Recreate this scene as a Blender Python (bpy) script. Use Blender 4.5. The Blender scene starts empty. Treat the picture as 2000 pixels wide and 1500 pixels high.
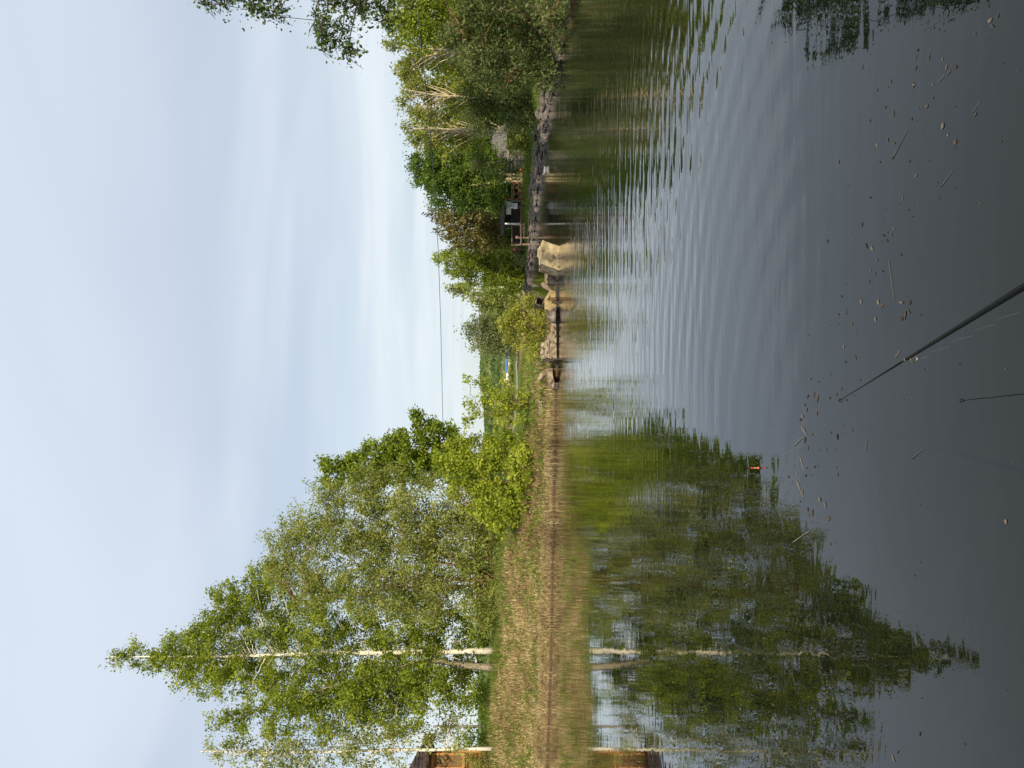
import bpy, math, random
import numpy as np
from mathutils import Matrix, Vector

rng = np.random.default_rng(11)
random.seed(11)
SC = bpy.context.scene
COL = SC.collection
H, F = 1.3, 1500.0          # eye height above the water, focal length in photo pixels


def Q(x, y, d):
    """photo pixel (x, y) at distance d -> world point (the photo lies on its side: up is to its left)"""
    return np.array([(750.0 - y) * d / F, d, H - (x - 1000.0) * d / F])


def nrm(a):
    return a / np.maximum(np.linalg.norm(a, axis=-1, keepdims=True), 1e-9)


# ------------------------------------------------------------------ materials
def new_mat(name):
    m = bpy.data.materials.new(name)
    m.use_nodes = True
    nt = m.node_tree
    return m, nt, nt.nodes['Principled BSDF']


def N(nt, t, **kw):
    n = nt.nodes.new(t)
    for k, v in kw.items():
        setattr(n, k, v)
    return n


def ramp(nt, stops):
    r = N(nt, 'ShaderNodeValToRGB')
    e = r.color_ramp.elements
    while len(e) < len(stops):
        e.new(0.5)
    for el, (p, c) in zip(e, stops):
        el.position = p
        el.color = (*c, 1)
    return r


def noisy(name, stops, scale=4.0, detail=6.0, rough=0.85, bump=0.3, dist=0.01, stretch=(1, 1, 1), coord='Object', spec=0.3, metallic=0.0):
    m, nt, b = new_mat(name)
    tc = N(nt, 'ShaderNodeTexCoord')
    mp = N(nt, 'ShaderNodeMapping')
    mp.inputs['Scale'].default_value = stretch
    nt.links.new(tc.outputs[coord], mp.inputs[0])
    no = N(nt, 'ShaderNodeTexNoise')
    no.inputs['Scale'].default_value = scale
    no.inputs['Detail'].default_value = detail
    no.inputs['Roughness'].default_value = 0.65
    nt.links.new(mp.outputs[0], no.inputs['Vector'])
    r = ramp(nt, stops)
    nt.links.new(no.outputs['Fac'], r.inputs[0])
    nt.links.new(r.outputs[0], b.inputs['Base Color'])
    b.inputs['Roughness'].default_value = rough
    b.inputs['Metallic'].default_value = metallic
    b.inputs['Specular IOR Level'].default_value = spec
    if bump:
        bp = N(nt, 'ShaderNodeBump')
        bp.inputs['Strength'].default_value = bump
        bp.inputs['Distance'].default_value = dist
        nt.links.new(no.outputs['Fac'], bp.inputs['Height'])
        nt.links.new(bp.outputs[0], b.inputs['Normal'])
    return m


def leaf_mat(name, dark, mid, light, trans=0.35, rough=0.55):
    m, nt, b = new_mat(name)
    at = N(nt, 'ShaderNodeAttribute', attribute_name='tint')
    r = ramp(nt, [(0.0, dark), (0.5, mid), (1.0, light)])
    nt.links.new(at.outputs['Fac'], r.inputs[0])
    nt.links.new(r.outputs[0], b.inputs['Base Color'])
    b.inputs['Roughness'].default_value = rough
    b.inputs['Specular IOR Level'].default_value = 0.25
    if trans > 0:
        tr = N(nt, 'ShaderNodeBsdfTranslucent')
        hs = N(nt, 'ShaderNodeMixRGB', blend_type='MULTIPLY')
        hs.inputs[0].default_value = 1
        hs.inputs[2].default_value = (1.5, 1.6, 0.6, 1)
        nt.links.new(r.outputs[0], hs.inputs[1])
        nt.links.new(hs.outputs[0], tr.inputs[0])
        mx = N(nt, 'ShaderNodeMixShader')
        mx.inputs[0].default_value = trans
        nt.links.new(b.outputs[0], mx.inputs[1])
        nt.links.new(tr.outputs[0], mx.inputs[2])
        nt.links.new(mx.outputs[0], nt.nodes['Material Output'].inputs[0])
    return m


def plain(name, c, rough=0.6, metallic=0.0, var=0.25, scale=12):
    a = tuple(x * (1 - var) for x in c)
    b = tuple(min(1, x * (1 + var)) for x in c)
    return noisy(name, [(0.3, a), (0.7, b)], scale=scale, rough=rough, metallic=metallic, bump=0.1, dist=0.003)


# ------------------------------------------------------------------ mesh collector
class G:
    def __init__(s):
        s.v, s.f, s.t, s.mi, s.n = [], [], [], [], 0

    def add(s, V, faces, tint=0.5, mi=0):
        V = np.asarray(V, float).reshape(-1, 3)
        faces = np.asarray(faces, dtype=np.int64)
        s.v.append(V)
        s.f.append(faces + s.n)
        s.mi.append(np.full(len(faces), mi))
        t = np.full(len(V), tint, float) if np.isscalar(tint) else np.asarray(tint, float)
        s.t.append(t)
        s.n += len(V)
        return s

    def tube(s, pts, rad, sides=6, tint=0.5, mi=0, cap=True):
        pts = np.asarray(pts, float)
        n = len(pts)
        rad = np.full(n, rad, float) if np.isscalar(rad) else np.asarray(rad, float)
        T = np.gradient(pts, axis=0)
        T = nrm(T)
        ref = np.array([0.0, 0, 1]) if abs(T[:, 2]).mean() < 0.8 else np.array([1.0, 0, 0])
        A = nrm(np.cross(T, ref))
        B = np.cross(T, A)
        an = np.arange(sides) * 2 * math.pi / sides
        V = pts[:, None, :] + rad[:, None, None] * (np.cos(an)[None, :, None] * A[:, None, :] + np.sin(an)[None, :, None] * B[:, None, :])
        i = np.arange(n - 1)[:, None] * sides
        j = np.arange(sides)[None, :]
        k = (j + 1) % sides
        fs = np.stack([i + j, i + k, i + sides + k, i + sides + j], -1).reshape(-1, 4)
        base = s.n
        s.add(V.reshape(-1, 3), fs, tint, mi)
        if cap:
            for row, rev in ((0, True), (n - 1, False)):
                c = s.n
                ring = np.arange(sides) + base + row * sides
                s.v.append(pts[row][None, :])
                s.t.append(np.array([tint if np.isscalar(tint) else 0.5]))
                s.n += 1
                nx = np.roll(ring, -1)
                tri = np.stack([ring, nx, np.full(sides, c)], -1)
                if rev:
                    tri = tri[:, ::-1]
                s.f.append(tri)
                s.mi.append(np.full(sides, mi))
        return s

    def box(s, c, size, rot=None, mi=0, tint=0.5):
        hx, hy, hz = np.asarray(size, float) / 2
        V = np.array([[x, y, z] for z in (-hz, hz) for y in (-hy, hy) for x in (-hx, hx)])
        if rot is not None:
            V = V @ np.array(rot).T
        V = V + np.asarray(c, float)
        return s.add(V, [[0, 2, 3, 1], [4, 5, 7, 6], [0, 1, 5, 4], [2, 6, 7, 3], [0, 4, 6, 2], [1, 3, 7, 5]], tint, mi)

    def prism(s, poly, offset, mi=0):
        """poly: (n,3) loop, extruded by the vector offset"""
        p = np.asarray(poly, float)
        n = len(p)
        V = np.vstack([p, p + np.asarray(offset, float)])
        base = s.n
        s.v.append(V)
        s.t.append(np.full(2 * n, 0.5))
        s.n += 2 * n
        i = np.arange(n)
        k = (i + 1) % n
        s.f.append(np.stack([i, k, k + n, i + n], -1) + base)
        s.mi.append(np.full(n, mi))
        s.f.append((np.arange(n)[::-1] + base)[None, :])
        s.mi.append(np.array([mi]))
        s.f.append((np.arange(n) + n + base)[None, :])
        s.mi.append(np.array([mi]))
        return s

    def lathe(s, prof, base, sides=14, mi=0):
        """prof: list of (radius, z)"""
        b = np.asarray(base, float)
        pts = np.array([[b[0], b[1], b[2] + z] for _, z in prof])
        an = np.arange(sides) * 2 * math.pi / sides
        V = np.array([[p[0] + r * math.cos(a), p[1] + r * math.sin(a), p[2]] for p, (r, _) in zip(pts, prof) for a in an])
        i = np.arange(len(prof) - 1)[:, None] * sides
        j = np.arange(sides)[None, :]
        k = (j + 1) % sides
        return s.add(V, np.stack([i + j, i + k, i + sides + k, i + sides + j], -1).reshape(-1, 4), 0.5, mi)

    def build(s, name, mats, parent=None, smooth=False, recalc=False):
        me = bpy.data.meshes.new(name)
        V = np.vstack(s.v)
        me.vertices.add(len(V))
        me.vertices.foreach_set('co', V.astype(np.float32).ravel())
        lens = np.concatenate([np.full(len(f), f.shape[1]) for f in s.f])
        loops = np.concatenate([f.ravel() for f in s.f])
        me.loops.add(len(loops))
        me.loops.foreach_set('vertex_index', loops.astype(np.int32))
        me.polygons.add(len(lens))
        st = np.concatenate([[0], np.cumsum(lens)[:-1]])
        me.polygons.foreach_set('loop_start', st.astype(np.int32))
        me.polygons.foreach_set('material_index', np.concatenate(s.mi).astype(np.int32))
        me.polygons.foreach_set('use_smooth', np.full(len(lens), smooth))
        a = me.attributes.new('tint', 'FLOAT', 'POINT')
        a.data.foreach_set('value', np.clip(np.concatenate(s.t), 0, 1).astype(np.float32))
        for m in (mats if isinstance(mats, (list, tuple)) else [mats]):
            me.materials.append(m)
        me.update(calc_edges=True)
        me.validate()
        if recalc:
            import bmesh
            bm = bmesh.new()
            bm.from_mesh(me)
            bmesh.ops.recalc_face_normals(bm, faces=bm.faces)
            bm.to_mesh(me)
            bm.free()
        o = bpy.data.objects.new(name, me)
        COL.objects.link(o)
        if parent is not None:
            o.parent = parent
            o.matrix_parent_inverse = Matrix.Translation(-Vector(parent.location))
        return o


def tag(o, label=None, cat=None, group=None, kind=None):
    if label:
        o['label'] = label
    if cat:
        o['category'] = cat
    if group:
        o['group'] = group
    if kind:
        o['kind'] = kind
    return o


def thing(name, label, cat, loc, group=None):
    o = bpy.data.objects.new(name, None)
    o.empty_display_size = 0.2
    o.location = [float(x) for x in loc]
    COL.objects.link(o)
    return tag(o, label, cat, group)


# ------------------------------------------------------------------ terrain
WATER = np.array([(-70, 52), (-30, 35), (-19, 30.2), (-14.25, 28.5), (-9.4, 25.7), (-6.5, 24.9), (-4, 24), (-1.55, 23.2), (-.15, 22.5),
                  (.6, 22.15), (1.4, 22.0), (2.1, 21.9), (2.5, 22.3), (2.75, 24), (3.3, 32), (4.2, 42), (5.9, 60), (6.9, 67.5), (7.3, 66.5),
                  (7.6, 57), (9.0, 45), (10.1, 39), (10.25, 31.5), (10.0, 27), (8.7, 19.5), (7.9, 15.6), (7.2, 11), (6.8, 5),
                  (6.2, 1.0), (2, 0.55), (-3, 0.6), (-70, 0.5)], float)


def sdist(x, y):
    """distance inland from the water's edge (negative over water)"""
    p = np.stack([x, y], -1)
    A = WATER
    B = np.roll(WATER, -1, 0)
    best = np.full(x.shape, 1e9)
    ins = np.zeros(x.shape, bool)
    for a, b in zip(A, B):
        ab = b - a
        t = np.clip(((p - a) @ ab) / (ab @ ab), 0, 1)
        dd = np.linalg.norm(p - (a + t[..., None] * ab), axis=-1)
        best = np.minimum(best, dd)
        c = ((a[1] > y) != (b[1] > y)) & (x < (b[0] - a[0]) * (y - a[1]) / (b[1] - a[1] + 1e-12) + a[0])
        ins ^= c
    return np.where(ins, -best, best) + 0.10 * wob(x, y, .9) * np.clip(1 - np.abs(best) / 2.5, 0, 1) * (y > 3)


def sm(t):
    t = np.clip(t, 0, 1)
    return t * t * (3 - 2 * t)


def wob(x, y, k=1.0):
    return (np.sin(x * 1.7 * k + 1.3 * np.sin(y * 1.1 * k)) * np.sin(y * 1.9 * k + 0.7 + np.sin(x * .8 * k)) +
            0.5 * np.sin(x * 4.1 * k + y * 2.7 * k) * np.sin(y * 3.7 * k - x * 1.9 * k))


def is_right(x, y):
    return (x > 5.6 + np.clip(y - 20, 0, 60) * 0.028) & (y < 70)


def height(x, y):
    x = np.asarray(x, float)
    y = np.asarray(y, float)
    s = sdist(x, y)
    zp = 0.62 + 1.2 * sm((-x - 0.5) / 8.5)
    zp = zp + 0.45 * sm((-x - 10.5) / 4.5) * (y < 60)
    zp = zp + 0.5 * sm((y - 45) / 60) * (1 - sm((-x - 0.5) / 8.5))
    w = 3.6 + 2.4 * sm((-x) / 9)
    left = zp * (0.14 * np.clip(s / 0.25, 0, 1) + 0.86 * sm(s / w)) + 0.05 * wob(x, y) * sm(s / 1.5)
    right = 0.34 * sm(s / 0.7) + 0.26 * sm((s - 0.5) / 3.0) + 0.02 * wob(x, y) * sm(s / 1.5)
    near = 0.42 * sm(s / 1.2)
    h = np.where(is_right(x, y), right, left)
    h = np.where(y < 3, near, h)
    far = sm((np.hypot(x, y) - 60) / 60)
    h = np.where(s > 0, h * (1 - far) + np.where(is_right(x, y), 0.7, 1.12 + 0.7 * sm((-x - 2) / 30)) * far, h)
    return np.where(s <= 0, np.maximum(s * 0.5, -0.9), h)


def gz(x, y):
    return float(height(np.array([x]), np.array([y]))[0])


def axis_lines(lo, hi, step, outer, grow=1.28):
    a = list(np.arange(lo, hi + 1e-6, step))
    d = step
    while a[-1] < outer:
        d *= grow
        a.append(a[-1] + d)
    d = step
    while a[0] > -outer:
        d *= grow
        a.insert(0, a[0] - d)
    return np.array(a)


xs = axis_lines(-22, 15, 0.22, 2600)
ys = axis_lines(-2, 72, 0.22, 2600)
XX, YY = np.meshgrid(xs, ys)
ZZ = height(XX.ravel(), YY.ravel())
SS = sdist(XX.ravel(), YY.ravel())
nx, ny = len(xs), len(ys)
gi = np.arange(nx * ny).reshape(ny, nx)
gf = np.stack([gi[:-1, :-1], gi[:-1, 1:], gi[1:, 1:], gi[1:, :-1]], -1).reshape(-1, 4)
gg = G().add(np.stack([XX.ravel(), YY.ravel(), ZZ], -1), gf, 0.5)


def ground_green(x, y, s):
    """how green the ground cover is: straw on the left slope, grass on the flat and on the right bank"""
    spit = sm((x + 4.5) / 4)
    g = 0.12 + 0.55 * sm((s - 3.0) / 2.0) * spit + 0.7 * sm((s - 4.8) / 1.5)
    g = np.where(is_right(x, y), 0.15 + 0.8 * sm((y - 22) / 4), g)
    return np.clip(g, 0, 1)


gg.t = [ground_green(XX.ravel(), YY.ravel(), SS)]

m, nt, b = new_mat('ground_cover')
tc = N(nt, 'ShaderNodeTexCoord')
n1 = N(nt, 'ShaderNodeTexNoise'); n1.inputs['Scale'].default_value = 9; n1.inputs['Detail'].default_value = 8; n1.inputs['Roughness'].default_value = .7
n2 = N(nt, 'ShaderNodeTexNoise'); n2.inputs['Scale'].default_value = 0.9; n2.inputs['Detail'].default_value = 5
nt.links.new(tc.outputs['Object'], n1.inputs['Vector'])
nt.links.new(tc.outputs['Object'], n2.inputs['Vector'])
straw = ramp(nt, [(0.30, (.06, .038, .018)), (0.5, (.235, .155, .07)), (0.68, (.42, .30, .15))])
green = ramp(nt, [(0.3, (.035, .06, .012)), (0.5, (.08, .14, .025)), (0.7, (.16, .20, .05))])
nt.links.new(n1.outputs['Fac'], straw.inputs[0])
nt.links.new(n1.outputs['Fac'], green.inputs[0])
at = N(nt, 'ShaderNodeAttribute', attribute_name='tint')
mth = N(nt, 'ShaderNodeMath', operation='ADD')
mth2 = N(nt, 'ShaderNodeMath', operation='MULTIPLY_ADD'); mth2.inputs[1].default_value = 1.6; mth2.inputs[2].default_value = -0.8
nt.links.new(n2.outputs['Fac'], mth2.inputs[0])
nt.links.new(at.outputs['Fac'], mth.inputs[0]); nt.links.new(mth2.outputs[0], mth.inputs[1])
mx = N(nt, 'ShaderNodeMixRGB'); mth.use_clamp = True
nt.links.new(mth.outputs[0], mx.inputs[0]); nt.links.new(straw.outputs[0], mx.inputs[1]); nt.links.new(green.outputs[0], mx.inputs[2])
# wet dark mud in the last centimetres above the water
sep = N(nt, 'ShaderNodeSeparateXYZ'); nt.links.new(tc.outputs['Object'], sep.inputs[0])
wet = N(nt, 'ShaderNodeMapRange'); wet.inputs[1].default_value = 0.02; wet.inputs[2].default_value = 0.08; wet.inputs[3].default_value = 0; wet.inputs[4].default_value = 1
nt.links.new(sep.outputs['Z'], wet.inputs[0])
mw = N(nt, 'ShaderNodeMixRGB'); mw.inputs[1].default_value = (.115, .075, .05, 1)
nt.links.new(wet.outputs[0], mw.inputs[0]); nt.links.new(mx.outputs[0], mw.inputs[2])
nt.links.new(mw.outputs[0], b.inputs['Base Color'])
b.inputs['Roughness'].default_value = .95; b.inputs['Specular IOR Level'].default_value = .1
bp = N(nt, 'ShaderNodeBump'); bp.inputs['Strength'].default_value = .8; bp.inputs['Distance'].default_value = .05
nt.links.new(n1.outputs['Fac'], bp.inputs['Height']); nt.links.new(bp.outputs[0], b.inputs['Normal'])
tag(gg.build('ground', m, smooth=True), kind='structure')

# ------------------------------------------------------------------ water
m, nt, b = new_mat('pond_water')
tc = N(nt, 'ShaderNodeTexCoord')


def wnoise(scale, stretch, detail=2.0, rot=0.0, distort=0.0):
    mp = N(nt, 'ShaderNodeMapping')
    mp.inputs['Scale'].default_value = (*stretch, 1)
    mp.inputs['Rotation'].default_value = (0, 0, rot)
    nt.links.new(tc.outputs['Object'], mp.inputs[0])
    no = N(nt, 'ShaderNodeTexNoise')
    no.inputs['Scale'].default_value = scale
    no.inputs['Detail'].default_value = detail
    no.inputs['Distortion'].default_value = distort
    nt.links.new(mp.outputs[0], no.inputs['Vector'])
    return no.outputs['Fac']


def wmath(op, a, c, clamp=False):
    k = N(nt, 'ShaderNodeMath', operation=op)
    k.use_clamp = clamp
    for i, q in enumerate((a, c)):
        if isinstance(q, (int, float)):
            k.inputs[i].default_value = q
        else:
            nt.links.new(q, k.inputs[i])
    return k.outputs[0]


def wrange(v, a, c, d=0.0, e=1.0):
    k = N(nt, 'ShaderNodeMapRange', interpolation_type='SMOOTHSTEP')
    nt.links.new(v, k.inputs[0])
    for i, q in zip((1, 2, 3, 4), (a, c, d, e)):
        k.inputs[i].default_value = q
    return k.outputs[0]


sep = N(nt, 'ShaderNodeSeparateXYZ')
nt.links.new(tc.outputs['Object'], sep.inputs[0])
# a gust patch over the open middle; the lee of the left bank and of the near bank lies calmer
px = wrange(wmath('ADD', sep.outputs['X'], wmath('MULTIPLY', sep.outputs['Y'], 0.16)), -1.6, 2.2)
py = wrange(sep.outputs['Y'], 3.6, 8.0, 0.22, 1.0)
pf = wrange(sep.outputs['Y'], 16.0, 26.0, 1.0, 0.25)
gust = wmath('MULTIPLY', wmath('MULTIPLY', px, py), pf)
patch = wrange(wnoise(0.35, (0.5, 1.4), 2), 0.3, 0.7, 0.45, 1.0)
gust = wmath('MULTIPLY', gust, patch)
long_w = wnoise(1.0, (0.55, 5.6), 2.0, rot=0.2, distort=0.2)      # crests about 0.3 m apart, a metre or two long
fine_w = wnoise(1.0, (4.2, 11.0), 1.0, rot=-0.1)
calm_w = wnoise(1.0, (2.2, 3.6), 3.0, rot=0.6, distort=0.8)
swell = wnoise(1.0, (0.35, 1.1), 1.0, rot=0.5)
ring = N(nt, 'ShaderNodeTexWave', wave_type='RINGS', rings_direction='Z', wave_profile='SIN')
mpr = N(nt, 'ShaderNodeMapping'); mpr.inputs['Location'].default_value = (0.5, -3.0, 0)
nt.links.new(tc.outputs['Object'], mpr.inputs[0]); nt.links.new(mpr.outputs[0], ring.inputs['Vector'])
ring.inputs['Scale'].default_value = 1.1; ring.inputs['Distortion'].default_value = 2.5; ring.inputs['Detail'].default_value = 1.0; ring.inputs['Detail Scale'].default_value = 0.7
ringm = wmath('MULTIPLY', wrange(sep.outputs['X'], -1.2, 0.6), wrange(sep.outputs['Y'], 2.6, 4.2))
ringm = wmath('MULTIPLY', ringm, wrange(sep.outputs['Y'], 6.0, 11.0, 1.0, 0.0))
hgt = wmath('MULTIPLY', wmath('MULTIPLY', long_w, gust), 0.0105)
hgt = wmath('ADD', hgt, wmath('MULTIPLY', wmath('MULTIPLY', fine_w, gust), 0.0035))
hgt = wmath('ADD', hgt, wmath('MULTIPLY', calm_w, 0.0017))
hgt = wmath('ADD', hgt, wmath('MULTIPLY', swell, 0.0028))
hgt = wmath('ADD', hgt, wmath('MULTIPLY', wmath('MULTIPLY', ring.outputs['Fac'], ringm), 0.0015))
bp = N(nt, 'ShaderNodeBump'); bp.inputs['Strength'].default_value = 1.0; bp.inputs['Distance'].default_value = 1.0
nt.links.new(hgt, bp.inputs['Height']); nt.links.new(bp.outputs[0], b.inputs['Normal'])
b.inputs['Base Color'].default_value = (.0050, .0072, .0046, 1)
b.inputs['Roughness'].default_value = 0.0
b.inputs['IOR'].default_value = 1.34
b.inputs['Coat Weight'].default_value = .38
b.inputs['Coat IOR'].default_value = 1.34
b.inputs['Coat Roughness'].default_value = 0.0
nt.links.new(bp.outputs[0], b.inputs['Coat Normal'])
wg = G().add([(-90, -6, 0), (40, -6, 0), (40, 95, 0), (-90, 95, 0)], [[0, 1, 2, 3]])
tag(wg.build('water', m), kind='structure')

# ------------------------------------------------------------------ foliage
def leaf_quads(g, C, L, Wd, tint, down=0.3, size_var=0.35, mi=0):
    n = len(C)
    a = rng.normal(size=(n, 3))
    a[:, 2] -= down * 1.5
    a = nrm(a)
    r = rng.normal(size=(n, 3))
    bb = nrm(np.cross(a, r))
    nn = np.cross(a, bb)
    s = np.clip(1 + size_var * rng.normal(size=(n, 1)), .45, 1.9)
    a = a * L * s * .5
    bb = bb * Wd * s * .5
    k = nn * Wd * .22 * rng.uniform(-1, 1, (n, 1))
    V = np.stack([C - a, C + bb + k, C + a, C - bb + k], 1).reshape(-1, 3)
    f = np.arange(4 * n).reshape(n, 4)
    g.add(V, f, np.repeat(tint, 4), mi)


def bez(p0, p1, p2, n):
    t = np.linspace(0, 1, n)[:, None]
    return (1 - t) ** 2 * p0 + 2 * t * (1 - t) * p1 + t ** 2 * p2


def tree(name, label, cat, d, base, top, lobes, leaf, bark, trunk_r=0.12, dens=1.0, L=.11, Wd=.07, tips=2.2, per=60, twig=.55,
         droop=0.25, spread=.10, multi=0, depth=0.8, limb_r=.03, base_z=None, limb_min=.12, trunk_wob=.08, group=None, twig_tubes=False,
         up=.35, bare=0.0, sides=7, top_r=.02, trunk_pts=None, shell=.42, shift=0.0, low=None, pri=6):
    """base/top: (x, y) photo pixels of the trunk's foot and tip at distance d; lobes: (x, y, rx, ry[, dd]) photo-pixel ellipses that the crown fills"""
    bp_ = Q(base[0], base[1], d)
    bz = gz(bp_[0], bp_[1]) if base_z is None else base_z
    foot = np.array([bp_[0], bp_[1], bz - 0.08])
    tp = Q(top[0], top[1], d)
    o = thing(name, label, cat, (foot[0], foot[1], bz), group)
    wood, crown = G(), G()
    # trunk
    n = 14
    t = np.linspace(0, 1, n)[:, None]
    if trunk_pts is not None:
        kp = np.array([foot] + [Q(x, y, d) for x, y in trunk_pts] + [tp])
        tt = np.linspace(0, len(kp) - 1, n)
        i0 = np.clip(tt.astype(int), 0, len(kp) - 2)
        fr = (tt - i0)[:, None]
        tr = kp[i0] * (1 - fr) + kp[i0 + 1] * fr
    else:
        tr = foot + (tp - foot) * t
    w = np.cumsum(rng.normal(size=(n, 3)) * trunk_wob * .5, 0) * np.sin(np.linspace(0, math.pi, n))[:, None]
    w[:, 2] = 0
    tr = tr + w
    tz = np.linspace(0, 1, n)
    rr = trunk_r * (1 - tz) ** .9 + top_r
    rr[0] *= 1.35
    if not multi:
        wood.tube(tr, rr, sides)
    # branch tips
    tl, tn = [], []
    sc = d / F
    for lb in lobes:
        x, y, rx, ry = lb[:4]
        dd = (lb[4] if len(lb) > 4 else 0) + shift
        c = Q(x, y, d + dd)
        area = math.pi * rx * ry * sc * sc
        k = max(4, int(area * tips * dens * (2.1 if x < 900 or d > 30 else 1.9) * (1.35 if y < 420 else 1.0) + .5))
        u = nrm(rng.normal(size=(k, 3))) * (rng.uniform(0, 1, (k, 1)) ** shell)
        p = c + u * np.array([ry * sc, ry * sc * depth, rx * sc])
        tl.append(p)
    tips_ = np.vstack(tl)
    lo = bz if low is None else low
    tips_[:, 2] = np.maximum(tips_[:, 2], lo + .1)
    if multi:
        stems = []
        order = rng.permutation(len(tips_))[:multi]
        for q in order:
            e = tips_[q]
            s0 = foot + np.array([rng.normal() * trunk_r * 1.2, rng.normal() * trunk_r * 1.2, 0])
            mid = s0 * .45 + e * .55
            mid[:2] = s0[:2] * .62 + e[:2] * .38
            c = bez(s0, mid, e, 12)
            c[1:-1] += rng.normal(size=(10, 3)) * .04
            stems.append(c)
            wood.tube(c, np.linspace(trunk_r * rng.uniform(.6, 1.1), top_r * .6, 12), max(5, sides - 2))
        pool = np.vstack([c[2:] for c in stems])
    else:
        kk = np.linspace(n * .15, n - 1, 90)
        i0 = np.clip(kk.astype(int), 0, n - 2)
        pool = tr[i0] + (tr[i0 + 1] - tr[i0]) * (kk - i0)[:, None]
    # primary limbs
    order = rng.permutation(len(tips_))
    npri = max(4, len(order) // pri)
    lim = []
    for q in order[:npri]:
        e = tips_[q]
        dist = np.linalg.norm(pool[:, :2] - e[:2], axis=1)
        want = e[2] - dist * up
        j = np.argmin(np.abs(pool[:, 2] - want) + dist * .25)
        s0 = pool[j]
        mid = (s0 + e) / 2
        mid[2] += np.linalg.norm(e - s0) * (.10 + .10 * droop)
        c = bez(s0, mid, e, 9)
        c[1:-1] += rng.normal(size=(7, 3)) * .03
        lim.append(c[2:])
        r0 = limb_r * (.5 + .5 * min(1.5, np.linalg.norm(e - s0)))
        wood.tube(c, np.linspace(r0, .008, 9), 5, cap=False)
    P2 = np.vstack(lim) if lim else pool
    for q in order[npri:]:
        e = tips_[q]
        j = np.argmin(np.linalg.norm(P2 - e, axis=1) + 3 * (P2[:, 2] > e[2] + .3))
        s0 = P2[j]
        if np.linalg.norm(s0 - e) < .1:
            continue
        mid = (s0 + e) / 2
        mid[2] += np.linalg.norm(e - s0) * .12
        wood.tube(bez(s0, mid, e, 5), np.linspace(limb_r * .35, .005, 5), 4, cap=False)
    # leaves: along several short twigs at each tip
    k = len(tips_)
    nt_ = 8
    dirs = nrm(rng.normal(size=(k, nt_, 3)) + np.array([0, 0, -droop * 3.0]))
    ln = twig * rng.uniform(.5, 1.3, (k, nt_, 1))
    live = rng.uniform(size=k) >= bare
    m_ = max(2, per // nt_)
    s_ = rng.uniform(.05, 1, (k, nt_, m_, 1))
    C = tips_[:, None, None, :] + dirs[:, :, None, :] * ln[:, :, None, :] * s_
    C[..., 2] -= (droop * .5 * (s_ ** 2) * ln[:, :, None, :])[..., 0]
    C = C + rng.normal(size=C.shape) * spread
    tt = np.clip(.5 + .22 * rng.normal(size=(k, 1, 1)) + .12 * rng.normal(size=(k, nt_, 1)) + .13 * rng.normal(size=(k, nt_, m_)), 0, 1)
    C = C[live].reshape(-1, 3)
    tt = tt[live].ravel()
    ok = C[:, 2] > lo + .03
    leaf_quads(crown, C[ok], L, Wd, tt[ok], down=droop)
    if twig_tubes:
        for i in range(k):
            for j in range(0, nt_, 2):
                a = tips_[i]
                e = a + dirs[i, j] * ln[i, j]
                wood.tube(np.array([a, (a + e) / 2 + [0, 0, .02], e]), np.array([.008, .006, .003]), 3, cap=False)
    wood.build('trunk', bark, o, smooth=True)
    crown.build('crown', leaf, o)
    return o


# bark
def birch_bark(name, pale, dark, amount=.62):
    m, nt, b = new_mat(name)
    tc = N(nt, 'ShaderNodeTexCoord')
    mp = N(nt, 'ShaderNodeMapping'); mp.inputs['Scale'].default_value = (3, 3, 9)
    nt.links.new(tc.outputs['Object'], mp.inputs[0])
    no = N(nt, 'ShaderNodeTexNoise'); no.inputs['Scale'].default_value = 1.3; no.inputs['Detail'].default_value = 4
    nt.links.new(mp.outputs[0], no.inputs['Vector'])
    r = ramp(nt, [(amount - .25, pale), (amount, pale), (amount + .05, dark)])
    nt.links.new(no.outputs['Fac'], r.inputs[0]); nt.links.new(r.outputs[0], b.inputs['Base Color'])
    b.inputs['Roughness'].default_value = .8
    return m


BIRCH = birch_bark('birch_bark', (.80, .74, .60), (.07, .055, .045))
GREYB = noisy('grey_bark', [(.35, (.13, .11, .07)), (.65, (.36, .31, .21))], scale=6, stretch=(2, 2, 1), bump=.6, dist=.02)
TANB = noisy('tan_bark', [(.35, (.10, .06, .03)), (.65, (.30, .19, .09))], scale=8, stretch=(2, 2, 1))
DARKB = noisy('dark_bark', [(.35, (.03, .022, .015)), (.65, (.10, .075, .05))], scale=8)
PALEB = noisy('pale_yellow_bark', [(.35, (.32, .26, .15)), (.65, (.55, .46, .29))], scale=8)

LF_BIRCH = leaf_mat('birch_leaves', (.085, .115, .010), (.215, .27, .025), (.35, .40, .045))
LF_PALEB = leaf_mat('pale_birch_leaves', (.12, .14, .03), (.25, .275, .07), (.40, .42, .14))
LF_WILL = leaf_mat('willow_leaves', (.12, .145, .03), (.255, .285, .065), (.40, .42, .12))
LF_DARK = leaf_mat('broad_dark_leaves', (.075, .115, .010), (.185, .25, .022), (.31, .38, .045))
LF_LIME = leaf_mat('lime_leaves', (.13, .175, .014), (.285, .345, .028), (.42, .46, .06))
LF_YELL = leaf_mat('yellow_green_leaves', (.14, .155, .018), (.30, .32, .04), (.43, .44, .08))
LF_GREY = leaf_mat('grey_willow_leaves', (.055, .075, .025), (.125, .16, .05), (.22, .25, .09))
LF_GRYL = leaf_mat('pale_grey_willow_leaves', (.10, .12, .05), (.19, .22, .09), (.30, .32, .15))
LF_OLIV = leaf_mat('olive_leaves', (.10, .12, .02), (.225, .25, .042), (.36, .37, .08))
LF_SPRU = leaf_mat('olive_brown_needles', (.06, .058, .014), (.15, .13, .030), (.24, .20, .06), trans=.1)
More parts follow.
